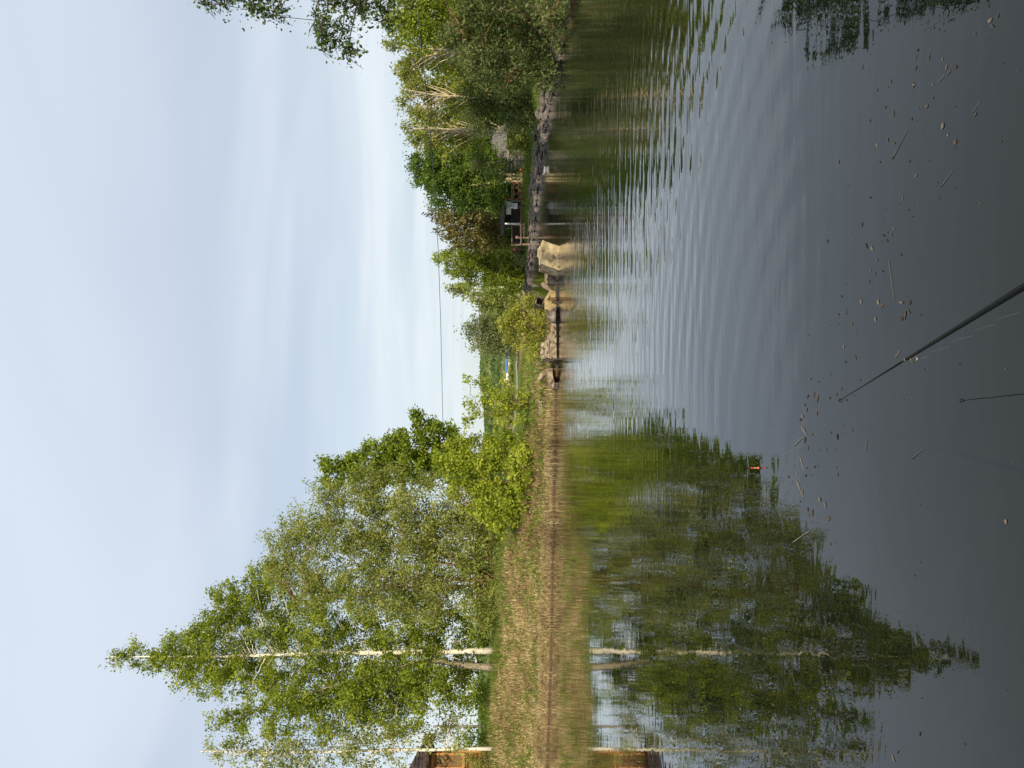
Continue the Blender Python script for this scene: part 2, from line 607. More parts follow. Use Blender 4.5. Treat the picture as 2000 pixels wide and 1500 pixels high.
LF_OVER = leaf_mat('overhang_leaves', (.03, .06, .016), (.075, .125, .03), (.14, .20, .05), trans=.25)
LF_MAPLE = leaf_mat('maple_leaves', (.04, .08, .012), (.10, .165, .022), (.18, .25, .04))  # green darkened to put the right bank's weaker sun into the colour
LF_WEED = leaf_mat('weed_leaves', (.06, .11, .014), (.15, .22, .024), (.26, .33, .05))

# left bank ---------------------------------------------------------
tree('birch_tree', 'tallest white-trunked birch rising above the straw-covered left bank', 'tree', 35.5, (980, 1271), (212, 1283),
     [(232, 1288, 24, 14, 0.14), (262, 1280, 26, 26, 0.14), (305, 1285, 34, 38, 0.21), (345, 1290, 40, 55, 0.28), (395, 1262, 50, 72, 0.35), (400, 1320, 45, 50, 0.28), (450, 1240, 50, 100, 0.42), (440, 1190, 36, 60, 0.35),
      (480, 1330, 60, 75, 0.35), (530, 1200, 60, 110, 0.45), (500, 1140, 36, 50, 0.42), (560, 1320, 60, 105, 0.42), (630, 1210, 65, 120, 0.45), (660, 1340, 65, 95, 0.42), (730, 1210, 65, 110, 0.45),
      (750, 1340, 65, 100, 0.42), (820, 1290, 60, 110, 0.42), (830, 1200, 55, 80, 0.42), (890, 1270, 45, 80, 0.35)],
     LF_BIRCH, BIRCH, trunk_r=.125, tips=3.0, per=128, L=.098, Wd=.064, twig=.5, droop=.22, spread=.10, depth=.75, limb_r=.016, trunk_wob=.03)
tree('birch_tree', 'birch with a thick grey-yellow leaning trunk just left of the tallest birch', 'tree', 34.2, (968, 1304), (500, 1385),
     [(430, 1410, 26, 22), (480, 1395, 45, 38, -.3), (540, 1390, 50, 48, -.4), (610, 1380, 55, 55, -.4), (690, 1385, 60, 60), (690, 1345, 45, 40, -.9), (770, 1375, 60, 60), (840, 1360, 50, 55, -.5), (890, 1340, 35, 45), (800, 1315, 50, 40, -.9), (850, 1310, 30, 34, -.9), (740, 1320, 50, 40, -.8)],
     LF_BIRCH, GREYB, trunk_r=.15, tips=2.8, per=96, limb_r=.012, L=.098, Wd=.064, twig=.5, droop=.2, spread=.09, trunk_pts=[(900, 1300), (850, 1290), (780, 1300)], trunk_wob=.03)
tree('birch_tree', 'slender pale-leaved birch with a thin white trunk in front of the log house', 'tree', 34.5, (957, 1462), (392, 1468),
     [(415, 1466, 26, 16), (455, 1465, 40, 34), (520, 1462, 50, 48), (590, 1470, 60, 60), (670, 1460, 60, 66), (750, 1455, 60, 60), (825, 1432, 50, 26), (560, 1530, 90, 50), (880, 1425, 45, 40)],
     LF_PALEB, BIRCH, trunk_r=.06, tips=2.1, per=80, L=.11, Wd=.06, twig=.6, droop=.5, spread=.10, trunk_wob=.05)
tree('willow_tree', 'broad olive-green willow with many stems fanning out from the crest of the left bank', 'tree', 32.5, (988, 1135), (560, 1060),
     [(545, 1075, 36, 36), (585, 1030, 45, 45), (560, 1120, 45, 45), (640, 1000, 55, 62), (640, 1090, 60, 75), (700, 1020, 60, 90), (720, 1120, 60, 95),
      (770, 990, 60, 80), (790, 1080, 65, 110), (800, 1170, 60, 60), (850, 1000, 60, 90), (860, 1110, 60, 110), (920, 980, 45, 70), (915, 1060, 45, 80), (925, 1150, 40, 75), (950, 1180, 25, 60), (945, 1000, 40, 60), (955, 1070, 26, 70), (720, 950, 45, 40), (610, 1160, 40, 40), (965, 1130, 14, 60)],
     LF_WILL, TANB, trunk_r=.07, multi=15, tips=3.6, per=128, L=.095, Wd=.046, twig=.6, droop=.10, spread=.10, depth=.7, limb_r=.025, sides=7)
tree('alder_tree', 'dark green broad-leaved tree standing behind the lime bush, right of the willow', 'tree', 36, (1008, 905), (650, 915),
     [(645, 912, 20, 12), (680, 925, 32, 22), (668, 905, 22, 14), (710, 905, 40, 34), (750, 900, 45, 40), (770, 872, 35, 25), (795, 880, 45, 45), (822, 836, 26, 24), (840, 860, 40, 36),
      (800, 925, 50, 45), (870, 890, 50, 50), (868, 845, 22, 22), (920, 900, 50, 55), (735, 930, 30, 26), (835, 900, 40, 30), (900, 868, 24, 20), (690, 895, 20, 14), (632, 905, 12, 7), (640, 938, 14, 8), (665, 945, 16, 10), (722, 872, 16, 10), (775, 856, 14, 10), (812, 815, 12, 10)],
     LF_DARK, DARKB, trunk_r=.11, tips=3.4, per=112, L=.112, Wd=.08, twig=.42, droop=.1, spread=.08, limb_r=.03)
tree('lime_bush', 'bright lime-green bushy tree on the bank edge right of the willow', 'bush', 27.5, (1018, 945), (870, 930),
     [(868, 905, 22, 30), (895, 880, 28, 30), (900, 930, 40, 48), (930, 960, 45, 50), (935, 890, 40, 42), (965, 900, 40, 55), (975, 960, 40, 55), (995, 870, 26, 30), (1000, 930, 28, 50), (960, 1010, 35, 36), (995, 1000, 24, 32), (1012, 975, 16, 40), (1024, 915, 14, 46, -1.2), (1020, 875, 16, 30, -.8), (1026, 965, 12, 36, -1.0)],
     LF_LIME, TANB, trunk_r=.05, multi=9, low=.3, tips=4.8, per=92, L=.09, Wd=.068, twig=.34, droop=.05, spread=.07, limb_r=.015)
tree('young_tree', 'sparse young lime-green sapling standing alone on the spit', 'tree', 26, (1050, 790), (915, 790),
     [(930, 742, 22, 8), (918, 790, 14, 10), (912, 822, 12, 10), (945, 757, 22, 16), (940, 800, 22, 18), (960, 780, 25, 30), (965, 815, 22, 22), (985, 760, 22, 26), (985, 800, 24, 36), (1010, 790, 22, 36), (1028, 800, 14, 34)],
     LF_LIME, TANB, trunk_r=.03, multi=9, tips=7, per=34, L=.085, Wd=.06, twig=.26, droop=.0, spread=.05, limb_r=.01)
tree('spit_bush', 'yellow-green bush on the spit behind the big concrete slab', 'bush', 23.4, (1062, 645), (985, 640),
     [(985, 640, 18, 22), (998, 615, 22, 24), (1005, 655, 26, 26), (1020, 610, 22, 26), (1025, 640, 24, 34), (1030, 590, 12, 16), (1042, 605, 16, 30), (1045, 650, 18, 44), (1040, 685, 14, 18), (1055, 630, 12, 40)],
     LF_YELL, TANB, trunk_r=.022, multi=12, low=.25, tips=12, per=56, L=.062, Wd=.043, twig=.22, droop=.0, spread=.05, limb_r=.008)
tree('round_willow', 'rounded grey-green willow far behind the yellow-green spit bush', 'tree', 62, (1012, 655), (905, 655),
     [(918, 648, 16, 24), (935, 640, 20, 28), (938, 668, 22, 28), (962, 640, 24, 30), (965, 672, 24, 32), (985, 650, 18, 36), (995, 680, 14, 26)],
     LF_GRYL, GREYB, trunk_r=.10, multi=9, tips=1.9, per=80, L=.20, Wd=.09, twig=.9, droop=.15, spread=.16, limb_r=.03)
tree('pale_birch', 'pale thin birch leaning out at the far end of the stone bank', 'tree', 67, (1022, 558), (868, 560),
     [(880, 562, 14, 9), (900, 568, 20, 15), (920, 580, 22, 20), (945, 590, 22, 24), (965, 575, 24, 26), (985, 600, 18, 24), (1000, 580, 16, 30)],
     LF_PALEB, BIRCH, trunk_r=.14, tips=1.4, per=70, L=.22, Wd=.13, twig=.9, droop=.5, spread=.16)
tree('lone_shrub', 'low grey leafless shrub on the field left of the young sapling', 'bush', 70, (1000, 835), (972, 835),
     [(982, 832, 10, 14), (990, 840, 9, 14)], LF_GRYL, GREYB, trunk_r=.04, multi=14, tips=5, per=16, L=.14, Wd=.05, twig=.6, droop=0, limb_r=.02, bare=.6)
for i, (x, y, w, hh, dd, txt) in enumerate([(940, 1440, 40, 50, 47, 'dark shadowy shrub behind the bank crest just right of the log house'),
                                          (930, 1365, 40, 45, 50, 'dark shrub behind the bank crest between the two outer birch trunks'),
                                          (925, 1225, 46, 36, 46, 'dark shrub behind the bank crest between tallest birch and willow'),
                                          (955, 1195, 26, 30, 43, 'low brownish thicket beside the willow stems on the bank crest')]):
    tree('background_shrub', txt, 'bush', dd, (975, y), (x - hh * .6, y), [(x, y, hh * .8, w), (x + 20, y + 25, hh * .5, w * .6), (x + 20, y - 25, hh * .5, w * .6)],
         LF_DARK if i < 3 else LF_OLIV, DARKB, trunk_r=.04, multi=7, tips=1.5, per=64, L=.17, Wd=.10, twig=.7, droop=.05, spread=.14)

tree('tall_weeds', 'clump of tall pale weeds hiding the foot of the log house wall', 'weeds', 35.2, (965, 1485), (920, 1485),
     [(922, 1488, 22, 16), (945, 1475, 14, 20), (935, 1500, 22, 20), (955, 1490, 12, 26)], LF_PALEB, TANB, trunk_r=.012, multi=12, tips=9, per=44, L=.09, Wd=.035, twig=.4, droop=-.05, spread=.06, limb_r=.006)
# right bank --------------------------------------------------------
tree('overhanging_tree', 'near dark-leaved tree reaching into the sky from the right edge with hanging branches', 'tree', 13, (1060, -210), (250, -150),
     [(390, -2, 26, 16), (425, 0, 36, 20), (470, 0, 40, 18), (510, 6, 36, 22), (545, 20, 20, 20), (625, 45, 20, 26), (622, 75, 16, 20), (640, 80, 26, 22), (665, 60, 26, 34), (678, 98, 12, 14), (690, 15, 30, 36), (730, 30, 26, 22), (640, 10, 40, 30),
      (720, 5, 34, 28), (745, 22, 20, 20), (620, -30, 50, 30), (700, -100, 70, 50), (800, -120, 60, 60), (900, -160, 60, 60)],
     LF_OVER, DARKB, trunk_r=.20, tips=10, per=34, L=.066, Wd=.04, twig=.28, droop=.3, spread=.06, limb_r=.018, depth=1.0, base_z=None, twig_tubes=True)
tree('overhanging_willow', 'large grey-green willow bush bending over the dark water at the right edge', 'bush', 21, (1068, 75), (880, 70),
     [(880, 50, 30, 55), (905, 100, 30, 50), (930, 40, 45, 70), (940, 110, 45, 62), (985, 60, 45, 80), (985, 140, 42, 50), (1030, 40, 40, 60), (1030, 110, 42, 70), (1055, 150, 26, 40), (1065, 70, 24, 70), (1070, 130, 14, 40), (1000, -40, 90, 60, -2), (920, -40, 70, 60, -1), (1080, 20, 24, 46, -3.5), (1060, -20, 40, 60, -4), (1095, 0, 14, 34, -4.5), (1088, 60, 12, 40, -2), (1098, 10, 14, 30, -4.6), (1104, -15, 14, 30, -5), (1092, 35, 12, 24, -3.6), (1082, 110, 10, 40, -.6)],
     LF_GREY, TANB, trunk_r=.05, multi=14, tips=6.5, per=88, L=.085, Wd=.034, twig=.45, droop=.35, spread=.08, depth=.7, low=.03)
tree('leafy_tree', 'tall mid-green tree at the right edge above the overhanging willow', 'tree', 27, (1010, 10), (770, 25),
     [(775, 40, 22, 30), (800, 60, 30, 30), (800, 10, 36, 44), (840, 40, 40, 46), (850, -20, 50, 50), (880, 10, 40, 50), (790, -50, 60, 60), (830, 75, 26, 26)],
     LF_BIRCH, GREYB, trunk_r=.12, tips=4.2, per=96, L=.098, Wd=.064, twig=.45, droop=.25)
tree('branching_tree', 'tree showing pale upswept bare branches above the overhanging willow', 'tree', 29.5, (1010, 100), (782, 92),
     [(772, 85, 18, 22), (785, 120, 22, 26), (805, 95, 26, 36), (830, 110, 32, 46), (860, 80, 36, 40), (880, 130, 40, 40), (920, 110, 36, 46), (800, 150, 24, 22)],
     LF_OLIV, PALEB, trunk_r=.05, tips=3.2, per=112, L=.095, Wd=.055, twig=.42, droop=.1, limb_r=.022, up=1.5, pri=2, bare=.12, shift=1.0)
tree('yellowish_tree', 'tree with a thin yellowish top between the two pale-branched trees', 'tree', 34, (1008, 195), (790, 175),
     [(790, 165, 20, 22), (800, 195, 24, 28), (830, 175, 32, 38), (835, 220, 30, 28), (870, 190, 40, 46), (910, 200, 40, 50), (950, 190, 34, 46)],
     LF_OLIV, PALEB, trunk_r=.05, tips=3.2, per=112, L=.10, Wd=.06, twig=.5, droop=.1, limb_r=.022, up=1.5, pri=2, bare=.12, shift=.8)
tree('branching_tree', 'tree with pale fan of bare branches rising above the grey shingled roof', 'tree', 38, (1010, 256), (806, 252),
     [(802, 250, 16, 20), (820, 262, 22, 34), (850, 245, 28, 44), (860, 285, 26, 28), (890, 255, 32, 46), (925, 250, 30, 50)],
     LF_OLIV, PALEB, trunk_r=.055, tips=2.6, per=112, L=.11, Wd=.065, twig=.5, droop=.1, limb_r=.022, up=1.5, pri=2, bare=.12, shift=1.2)
tree('maple_tree', 'round deep-green maple with forked pale trunk beside the rusty frame', 'tree', 46, (1027, 345), (805, 335),
     [(812, 318, 16, 20), (828, 345, 26, 30), (850, 312, 32, 36), (862, 372, 36, 40), (880, 335, 40, 50), (905, 375, 36, 42), (915, 320, 36, 44), (945, 350, 36, 55), (965, 390, 26, 30), (970, 330, 24, 34)],
     LF_MAPLE, PALEB, trunk_r=.12, top_r=.008, multi=4, tips=2.6, per=160, L=.12, Wd=.085, twig=.6, droop=.15, spread=.11, limb_r=.035)
tree('spruce_tree', 'olive-brown conifer with drooping boughs behind the dark shed', 'tree', 53, (1015, 445), (838, 425),
     [(845, 420, 14, 14), (862, 440, 22, 30), (885, 425, 26, 30), (892, 462, 26, 28), (915, 445, 28, 46), (940, 450, 26, 50), (962, 440, 20, 46)],
     LF_SPRU, DARKB, trunk_r=.18, tips=2.4, per=90, L=.20, Wd=.075, twig=.75, droop=.65, spread=.09, limb_r=.03, shell=.3)
tree('drooping_birch', 'fresh green birch with hanging branches left of the conifer', 'tree', 57, (1018, 520), (845, 505),
     [(855, 500, 14, 16), (870, 515, 20, 26), (890, 500, 24, 32), (905, 530, 28, 36), (930, 505, 28, 40), (950, 540, 30, 42), (975, 510, 26, 44), (985, 550, 24, 34), (1000, 520, 14, 40)],
     LF_BIRCH, BIRCH, trunk_r=.14, tips=2.2, per=160, L=.12, Wd=.078, twig=.9, droop=.7, spread=.10)
tree('willow_bush', 'grey-green willow bush behind the stones, right of the shingled roof', 'bush', 31.5, (1040, 215), (900, 210),
     [(905, 200, 26, 34), (930, 180, 34, 36), (940, 225, 36, 40), (970, 190, 36, 46), (985, 235, 22, 22), (1005, 210, 30, 50), (1022, 190, 18, 40), (1020, 235, 16, 26)],
     LF_GREY, DARKB, trunk_r=.05, multi=10, tips=3.6, per=104, L=.105, Wd=.042, twig=.55, droop=.35)
tree('slender_willow', 'thin grey willow shoots standing in front of the pallet fence', 'bush', 40, (1030, 312), (920, 312),
     [(925, 325, 16, 20), (945, 318, 20, 24), (970, 332, 22, 18), (995, 330, 20, 18), (1010, 335, 12, 12)],
     LF_GREY, GREYB, trunk_r=.03, multi=9, tips=2.0, per=60, L=.15, Wd=.05, twig=.6, droop=.1)
tree('garden_shrub', 'dark low shrub growing under the shingled roof behind the stones', 'bush', 36.5, (1040, 270), (990, 268),
     [(1000, 272, 12, 24), (1012, 262, 14, 34), (1024, 255, 12, 34), (1022, 285, 10, 16)], LF_OLIV, DARKB, trunk_r=.03, multi=9, tips=5, per=56, L=.13, Wd=.06, twig=.4, droop=.2)
tree('garden_shrub', 'pale feathery shrub on the stone bank at the end of the timber rails', 'bush', 53, (1026, 495), (1000, 492),
     [(1005, 492, 8, 12), (1014, 500, 9, 20), (1018, 482, 8, 14)], LF_GRYL, DARKB, trunk_r=.03, multi=8, tips=3, per=60, L=.17, Wd=.07, twig=.5, droop=.2)
tree('garden_shrub', 'green shrub between the wooden post and the pale birch trunk', 'bush', 62, (1022, 548), (992, 548),
     [(1000, 560, 14, 18), (1008, 540, 10, 16)], LF_DARK, DARKB, trunk_r=.03, multi=7, tips=2.5, per=60, L=.2, Wd=.11, twig=.6, droop=.2)

# far thicket closing the view behind the right bank, one uncountable mass
th = G()
cz = []
for (x, y, rx, ry, d) in [(940, 40, 90, 90, 42), (930, 140, 90, 90, 47), (940, 230, 80, 80, 55), (960, 300, 70, 80, 62), (965, 390, 60, 70, 66), (975, 480, 50, 70, 70), (985, 560, 40, 70, 82), (986, 625, 26, 45, 100)]:
    c = Q(x, y, d)
    s = d / F
    k = int(2600)
    cz.append((c + nrm(rng.normal(size=(k, 3))) * rng.uniform(0, 1, (k, 1)) ** .4 * np.array([ry * s, ry * s * .5, rx * s]), d))
for C, d in cz:
    C[:, 2] = np.maximum(C[:, 2], .7)
    leaf_quads(th, C, .0075 * d, .005 * d, np.clip(.4 + .25 * wob(C[:, 0], C[:, 2], .8) + .15 * rng.normal(size=len(C)), 0, 1))
tag(th.build('distant_thicket', LF_MAPLE), 'mass of green undergrowth filling the gaps behind the right bank trees', 'undergrowth', kind='stuff')

# ------------------------------------------------------------------ grass
def blades(g, x, y, length, width, lean, tint, z0=None, dirs=None):
    n = len(x)
    z = height(x, y) if z0 is None else z0
    p = np.stack([x, y, z - .02], -1)
    an = rng.uniform(0, 2 * math.pi, n) if dirs is None else dirs + rng.normal(size=n) * .7
    dx = np.stack([np.cos(an), np.sin(an), np.zeros(n)], -1)
    wx = np.stack([-np.sin(an), np.cos(an), np.zeros(n)], -1) * (width / 2)[:, None]
    # face the blade's width broadly but at random about its own axis
    up_ = np.array([0, 0, 1.0])
    le = lean[:, None]
    l = length[:, None]
    m_ = p + (dx * le * .35 + up_ * (1 - le * .35)) * l * .55
    e = p + (dx * le + up_ * (1.05 - le)) * l
    V = np.stack([p - wx, p + wx, m_ + wx * .8, m_ - wx * .8, e], 1).reshape(-1, 3)
    base = np.arange(n)[:, None] * 5
    nv = g.n
    g.add(V, base + np.array([[0, 1, 2, 3]]), np.repeat(tint, 5))
    g.f.append(base + nv + np.array([[3, 2, 4]]))
    g.mi.append(np.zeros(n, int))


def scatter(n, x0, x1, y0, y1, s0, s1, right=None):
    x = rng.uniform(x0, x1, n)
    y = rng.uniform(y0, y1, n)
    s = sdist(x, y)
    ok = (s > s0) & (s < s1)
    if right is not None:
        ok &= (is_right(x, y) == right)
    return x[ok], y[ok], s[ok]


DRY = leaf_mat('dry_straw', (.10, .065, .03), (.36, .27, .125), (.68, .56, .31), trans=.1, rough=.8)
GRN = leaf_mat('green_grass', (.05, .085, .012), (.12, .17, .022), (.22, .27, .05), trans=.25, rough=.6)
g = G()
x, y, s = scatter(400000, -21, 2.9, 21.5, 37, 0.02, 7.5, False)
pk = rng.uniform(size=len(x)) < np.clip(1.0 - .75 * sm((x + 4) / 3) * sm((s - 2.6) / 1.2), .15, 1) * np.clip(.42 + .4 * wob(x, y, 1.6), .10, .8)
x, y, s = x[pk], y[pk], s[pk]
n = len(x)
blades(g, x, y, rng.uniform(.07, .20, n) + .22 * rng.uniform(0, 1, n) ** 4, rng.uniform(.010, .026, n), rng.uniform(.15, 1.0, n), np.clip(.46 - .24 * sm((x + 6.5) / 2) * sm((-.8 - x) / 1.5) + .16 * wob(x, y, .7) + .14 * wob(x, y, 2.3) + .27 * rng.normal(size=n), 0, 1))
# long bleached sedge hanging over the water's edge
x, y, s = scatter(90000, -20, 1.2, 22, 31, 0.0, .6, False)
pk = rng.uniform(size=len(x)) < np.clip(.35 + .5 * wob(x, y, .45), .03, .9)
x, y = x[pk], y[pk]
n = len(x)
blades(g, x, y, rng.uniform(.14, .42, n), rng.uniform(.008, .018, n), rng.uniform(.6, 1.02, n), np.clip(.65 + .2 * rng.normal(size=n), 0, 1), dirs=np.full(n, -math.pi / 2 + .35))
for yy_ in (818, 838, 862, 905, 1012, 1030, 1046, 1110, 1205, 1290, 1395, 1420, 1440, 1462, 1485):
    for dd in np.arange(20, 32, .05):
        xx = (750 - yy_) * dd / F
        if sdist(np.array([xx]), np.array([dd]))[0] > .12:
            break
    n = int(rng.uniform(120, 320))
    x = xx + rng.normal(size=n) * .22
    y = dd + rng.normal(size=n) * .12 + .1
    blades(g, x, y, rng.uniform(.2, .55, n), rng.uniform(.008, .018, n), rng.uniform(.3, 1.05, n), np.clip(rng.uniform(.35, .75) + .22 * rng.normal(size=n), 0, 1), z0=np.maximum(height(x, y), 0.0), dirs=np.full(n, -math.pi / 2))
tag(g.build('dry_grass', DRY), 'bleached matted straw covering the slope of the left bank', 'grass', kind='stuff')
g = G()
x, y, s = scatter(260000, -21, 3.2, 21.5, 48, 0.15, 22, False)
pr = np.clip(.09 + .5 * sm((wob(x, y, .6) - .15) / .8) + .3 * sm((wob(x, y, 1.9) - .4) / .5) + .5 * sm((x + 4) / 4) * sm((s - 2.4) / 2) + .3 * sm((s - 5) / 1.5), 0, 1)
pk = rng.uniform(size=len(x)) < pr
x, y = x[pk], y[pk]
n = len(x)
blades(g, x, y, rng.uniform(.10, .32, n), rng.uniform(.010, .024, n), rng.uniform(.05, .7, n), np.clip(.5 + .25 * rng.normal(size=n), 0, 1))
x, y, s = scatter(120000, -21, -2, 26, 38, 4.6, 8.5, False)
pk = rng.uniform(size=len(x)) < np.clip(.3 + .4 * wob(x, y, .8), .05, .8)
x, y = x[pk], y[pk]
n = len(x)
blades(g, x, y, rng.uniform(.15, .55, n), rng.uniform(.010, .02, n), rng.uniform(.05, .6, n), np.clip(.5 + .25 * rng.normal(size=n), 0, 1))
x, y, s = scatter(150000, 6.5, 15, 24, 66, .75, 5, True)
n = len(x)
blades(g, x, y, rng.uniform(.10, .26, n), rng.uniform(.015, .03, n), rng.uniform(.05, .6, n), np.clip(.45 + .25 * rng.normal(size=n), 0, 1))
tag(g.build('green_grass', GRN), 'fresh green grass growing through the straw and along both banks', 'grass', kind='stuff')
g = G()
x, y, s = scatter(4200, -20, 2.4, 21.8, 34, 0.3, 6, False)
pk = rng.uniform(size=len(x)) < np.clip(.10 + .35 * sm((wob(x, y, .5)) / 1) + .2 * sm((x + 3) / 3), 0, .8)
x, y = x[pk], y[pk]
C = np.stack([x, y, height(x, y) + .08], -1)
C = (C[:, None, :] + rng.normal(size=(len(x), 22, 3)) * np.array([.13, .13, .07])).reshape(-1, 3)
leaf_quads(g, C, .075, .05, np.clip(.55 + .25 * rng.normal(size=len(C)), 0, 1), down=0)
tag(g.build('weed_patches', LF_WEED), 'patches of leafy green weeds sprouting in the straw of the left bank', 'weeds', kind='stuff')

# ------------------------------------------------------------------ far field: hills, path, buildings
hg = G()
hx = np.linspace(-1700, 1500, 300)
hy = np.linspace(0, 1, 26)
HX, HY = np.meshgrid(hx, hy)
ridge = 44 + 9 * sm((-HX - 60) / 260) + 8 * sm((-HX - 400) / 500) - 6 * sm((HX - 60) / 300) + 3 * np.sin(HX / 61) + 2 * np.sin(HX / 23 + 1)
bump = 2.2 * np.abs(np.sin(HX / 6.1 + HY * 30)) * np.abs(np.sin(HY * 55 + HX / 11))
hz = 1.0 + ridge * sm(HY) + bump * (HY > .1) - 2 * (HY < .02)
hyw = 420 + HY * 900 + np.abs(HX) * .05
hi = np.arange(HX.size).reshape(HX.shape)
hg.add(np.stack([HX.ravel(), hyw.ravel(), hz.ravel()], -1), np.stack([hi[:-1, :-1], hi[:-1, 1:], hi[1:, 1:], hi[1:, :-1]], -1).reshape(-1, 4))
HILL = noisy('wooded_hills', [(.35, (.06, .09, .03)), (.52, (.12, .17, .05)), (.68, (.26, .28, .10))], scale=.05, detail=9, rough=.95, bump=.6, dist=3, stretch=(1, .4, 1))
tag(hg.build('hills', HILL, smooth=True), kind='structure')

fc = G()
n = 60000
x = rng.uniform(-480, 120, n)
t = rng.uniform(0, 1, n) ** 1.3
yw = 420 + t * 900 + np.abs(x) * .05
rz = 44 + 9 * sm((-x - 60) / 260) + 8 * sm((-x - 400) / 500) - 6 * sm((x - 60) / 300) + 3 * np.sin(x / 61) + 2 * np.sin(x / 23 + 1)
zc_ = 1 + rz * sm(t) + rng.uniform(.3, 4.5, n)
leaf_quads(fc, np.stack([x, yw, zc_], -1), 5.0, 4.0, np.clip(.45 + .3 * wob(x / 40, yw / 60) + .18 * rng.normal(size=n), 0, 1))
HILLF = leaf_mat('hill_forest_leaves', (.05, .085, .03), (.12, .17, .05), (.26, .29, .10))
tag(fc.build('hill_forest', HILLF), 'continuous woodland clothing the distant hills', 'woodland', kind='stuff')
fs = G()
for k in range(46):
    dd = rng.uniform(85, 140)
    yy_ = rng.uniform(690, 870) if k < 36 else rng.uniform(1170, 1420)
    X_ = (750 - yy_) * dd / F
    hgt_ = rng.uniform(.5, 1.9) * (.3 if 690 < yy_ < 768 else 1)
    C = np.array([X_, dd, gz(X_, dd)]) + rng.normal(size=(240, 3)) * np.array([.7, .7, .42 * hgt_]) + np.array([0, 0, hgt_ * .55])
    C = C[C[:, 2] > gz(X_, dd)]
    leaf_quads(fs, C, .42, .26, np.clip(rng.uniform(.2, .8) + .15 * rng.normal(size=len(C)), 0, 1))
tag(fs.build('field_scrub', LF_PALEB), 'low pale scrub scattered over the far field', 'scrub', kind='stuff')
SAND = noisy('sandy_track', [(.3, (.30, .22, .13)), (.7, (.48, .37, .24))], scale=2)
pg = G()
for (a, b_, y0, y1) in [(-9, 9, 66, 72), (-22, 14, 108, 124)]:
    xx = np.linspace(a, b_, 40)
    lo = np.stack([xx, y0 + .8 * np.sin(xx * .7), height(xx, y0 + .8 * np.sin(xx * .7)) + .03], -1)
    hi_ = np.stack([xx, y1 + .8 * np.sin(xx * .5), height(xx, y1 + .8 * np.sin(xx * .5)) + .03], -1)
    i = np.arange(39)
    pg.add(np.vstack([lo, hi_]), np.stack([i, i + 1, i + 41, i + 40], -1))
tag(pg.build('path', SAND), kind='structure')

WHITE = plain('white_paint', (.78, .78, .76), .5, var=.08)
BLUE = plain('blue_paint', (.06, .18, .55), .5)
GLASS = plain('dark_glass', (.03, .035, .045), .1)
YELLOW = plain('yellow_paint', (.55, .42, .12), .6)
DULLG = plain('dull_glass', (.16, .17, .19), .3)
GREYW = noisy('weathered_wood', [(.3, (.14, .12, .10)), (.7, (.30, .27, .23))], scale=5, stretch=(1, 1, 6))
DARKW = noisy('dark_wood', [(.3, (.018, .014, .011)), (.7, (.055, .045, .036))], scale=5, stretch=(6, 1, 1))
RUST = noisy('rusty_steel', [(.3, (.055, .026, .016)), (.7, (.15, .07, .04))], scale=14, rough=.8)
TIMBER = noisy('fresh_timber', [(.3, (.17, .12, .07)), (.7, (.30, .22, .135))], scale=6, stretch=(1, 1, 8))
PAPER = plain('white_paper', (.80, .80, .84), .6, var=.03)
ORANGE = plain('orange_plastic', (.75, .25, .03), .4)
PINK = plain('pink_plastic', (.7, .10, .09), .4)

d = 150
p = Q(1003, 735, d); z0 = gz(p[0], d)
o = thing('kiosk', 'small white kiosk standing far out on the field', 'kiosk', (p[0], d, z0))
G().box((p[0], d, z0 + .65), (1.35, 1.6, 1.5)).build('wall', WHITE, o)
G().prism([(p[0] - .8, d - .95, z0 + 1.40), (p[0] + .8, d - .95, z0 + 1.40), (p[0], d - .95, z0 + 1.7)], (0, 1.9, 0)).build('roof', GREYW, o)
G().box((p[0] - .2, d - .83, z0 + .85), (.5, .06, .5)).build('window', DULLG, o)
p = Q(1003, 705, d + 5); z0 = gz(p[0], d + 5)
o = thing('pavilion', 'long blue-roofed white pavilion far away right of the kiosk', 'pavilion', (p[0], d + 5, z0))
G().box((p[0], d + 5, z0 + .55), (3.6, 2.0, 1.3)).build('wall', WHITE, o)
G().box((p[0], d + 5, z0 + 1.38), (4.6, 2.8, .36)).build('roof', BLUE, o)
for k in (-1.2, 0, 1.2):
    G().box((p[0] + k, d + 3.97, z0 + .65), (.55, .06, .6)).build('window', DULLG, o)
for i, (y, mt, txt, w) in enumerate([(751, YELLOW, 'bright yellow post on the field left of the kiosk', .22), (756, GREYW, 'first weathered post left of the yellow one on the far field', .18), (762, GREYW, 'outermost weathered post left of the yellow one on the far field', .18)]):
    p = Q(1003, y, 140); z0 = gz(p[0], 140)
    t_ = G().lathe([(w, -.3), (w * .9, 1.2), (w * .8, 1.28), (.01, 1.3)], (p[0], 140, z0), 8).build('post', mt)
    tag(t_, txt, 'post', 'posts on the far field')
p = Q(985, 735, 160); z0 = gz(p[0], 160)
p = Q(1003, 742, 158); z0 = gz(p[0], 158)
o = thing('playhouse', 'little yellow-trimmed playhouse beside the white kiosk on the field', 'playhouse', (p[0], 158, z0))
G().box((p[0], 158, z0 + .6), (.9, 1.2, 1.4)).build('wall', GREYW, o)
G().prism([(p[0] - .75, 157.2, z0 + 1.28), (p[0] + .75, 157.2, z0 + 1.28), (p[0], 157.2, z0 + 2.1)], (0, 1.6, 0)).build('roof', YELLOW, o)

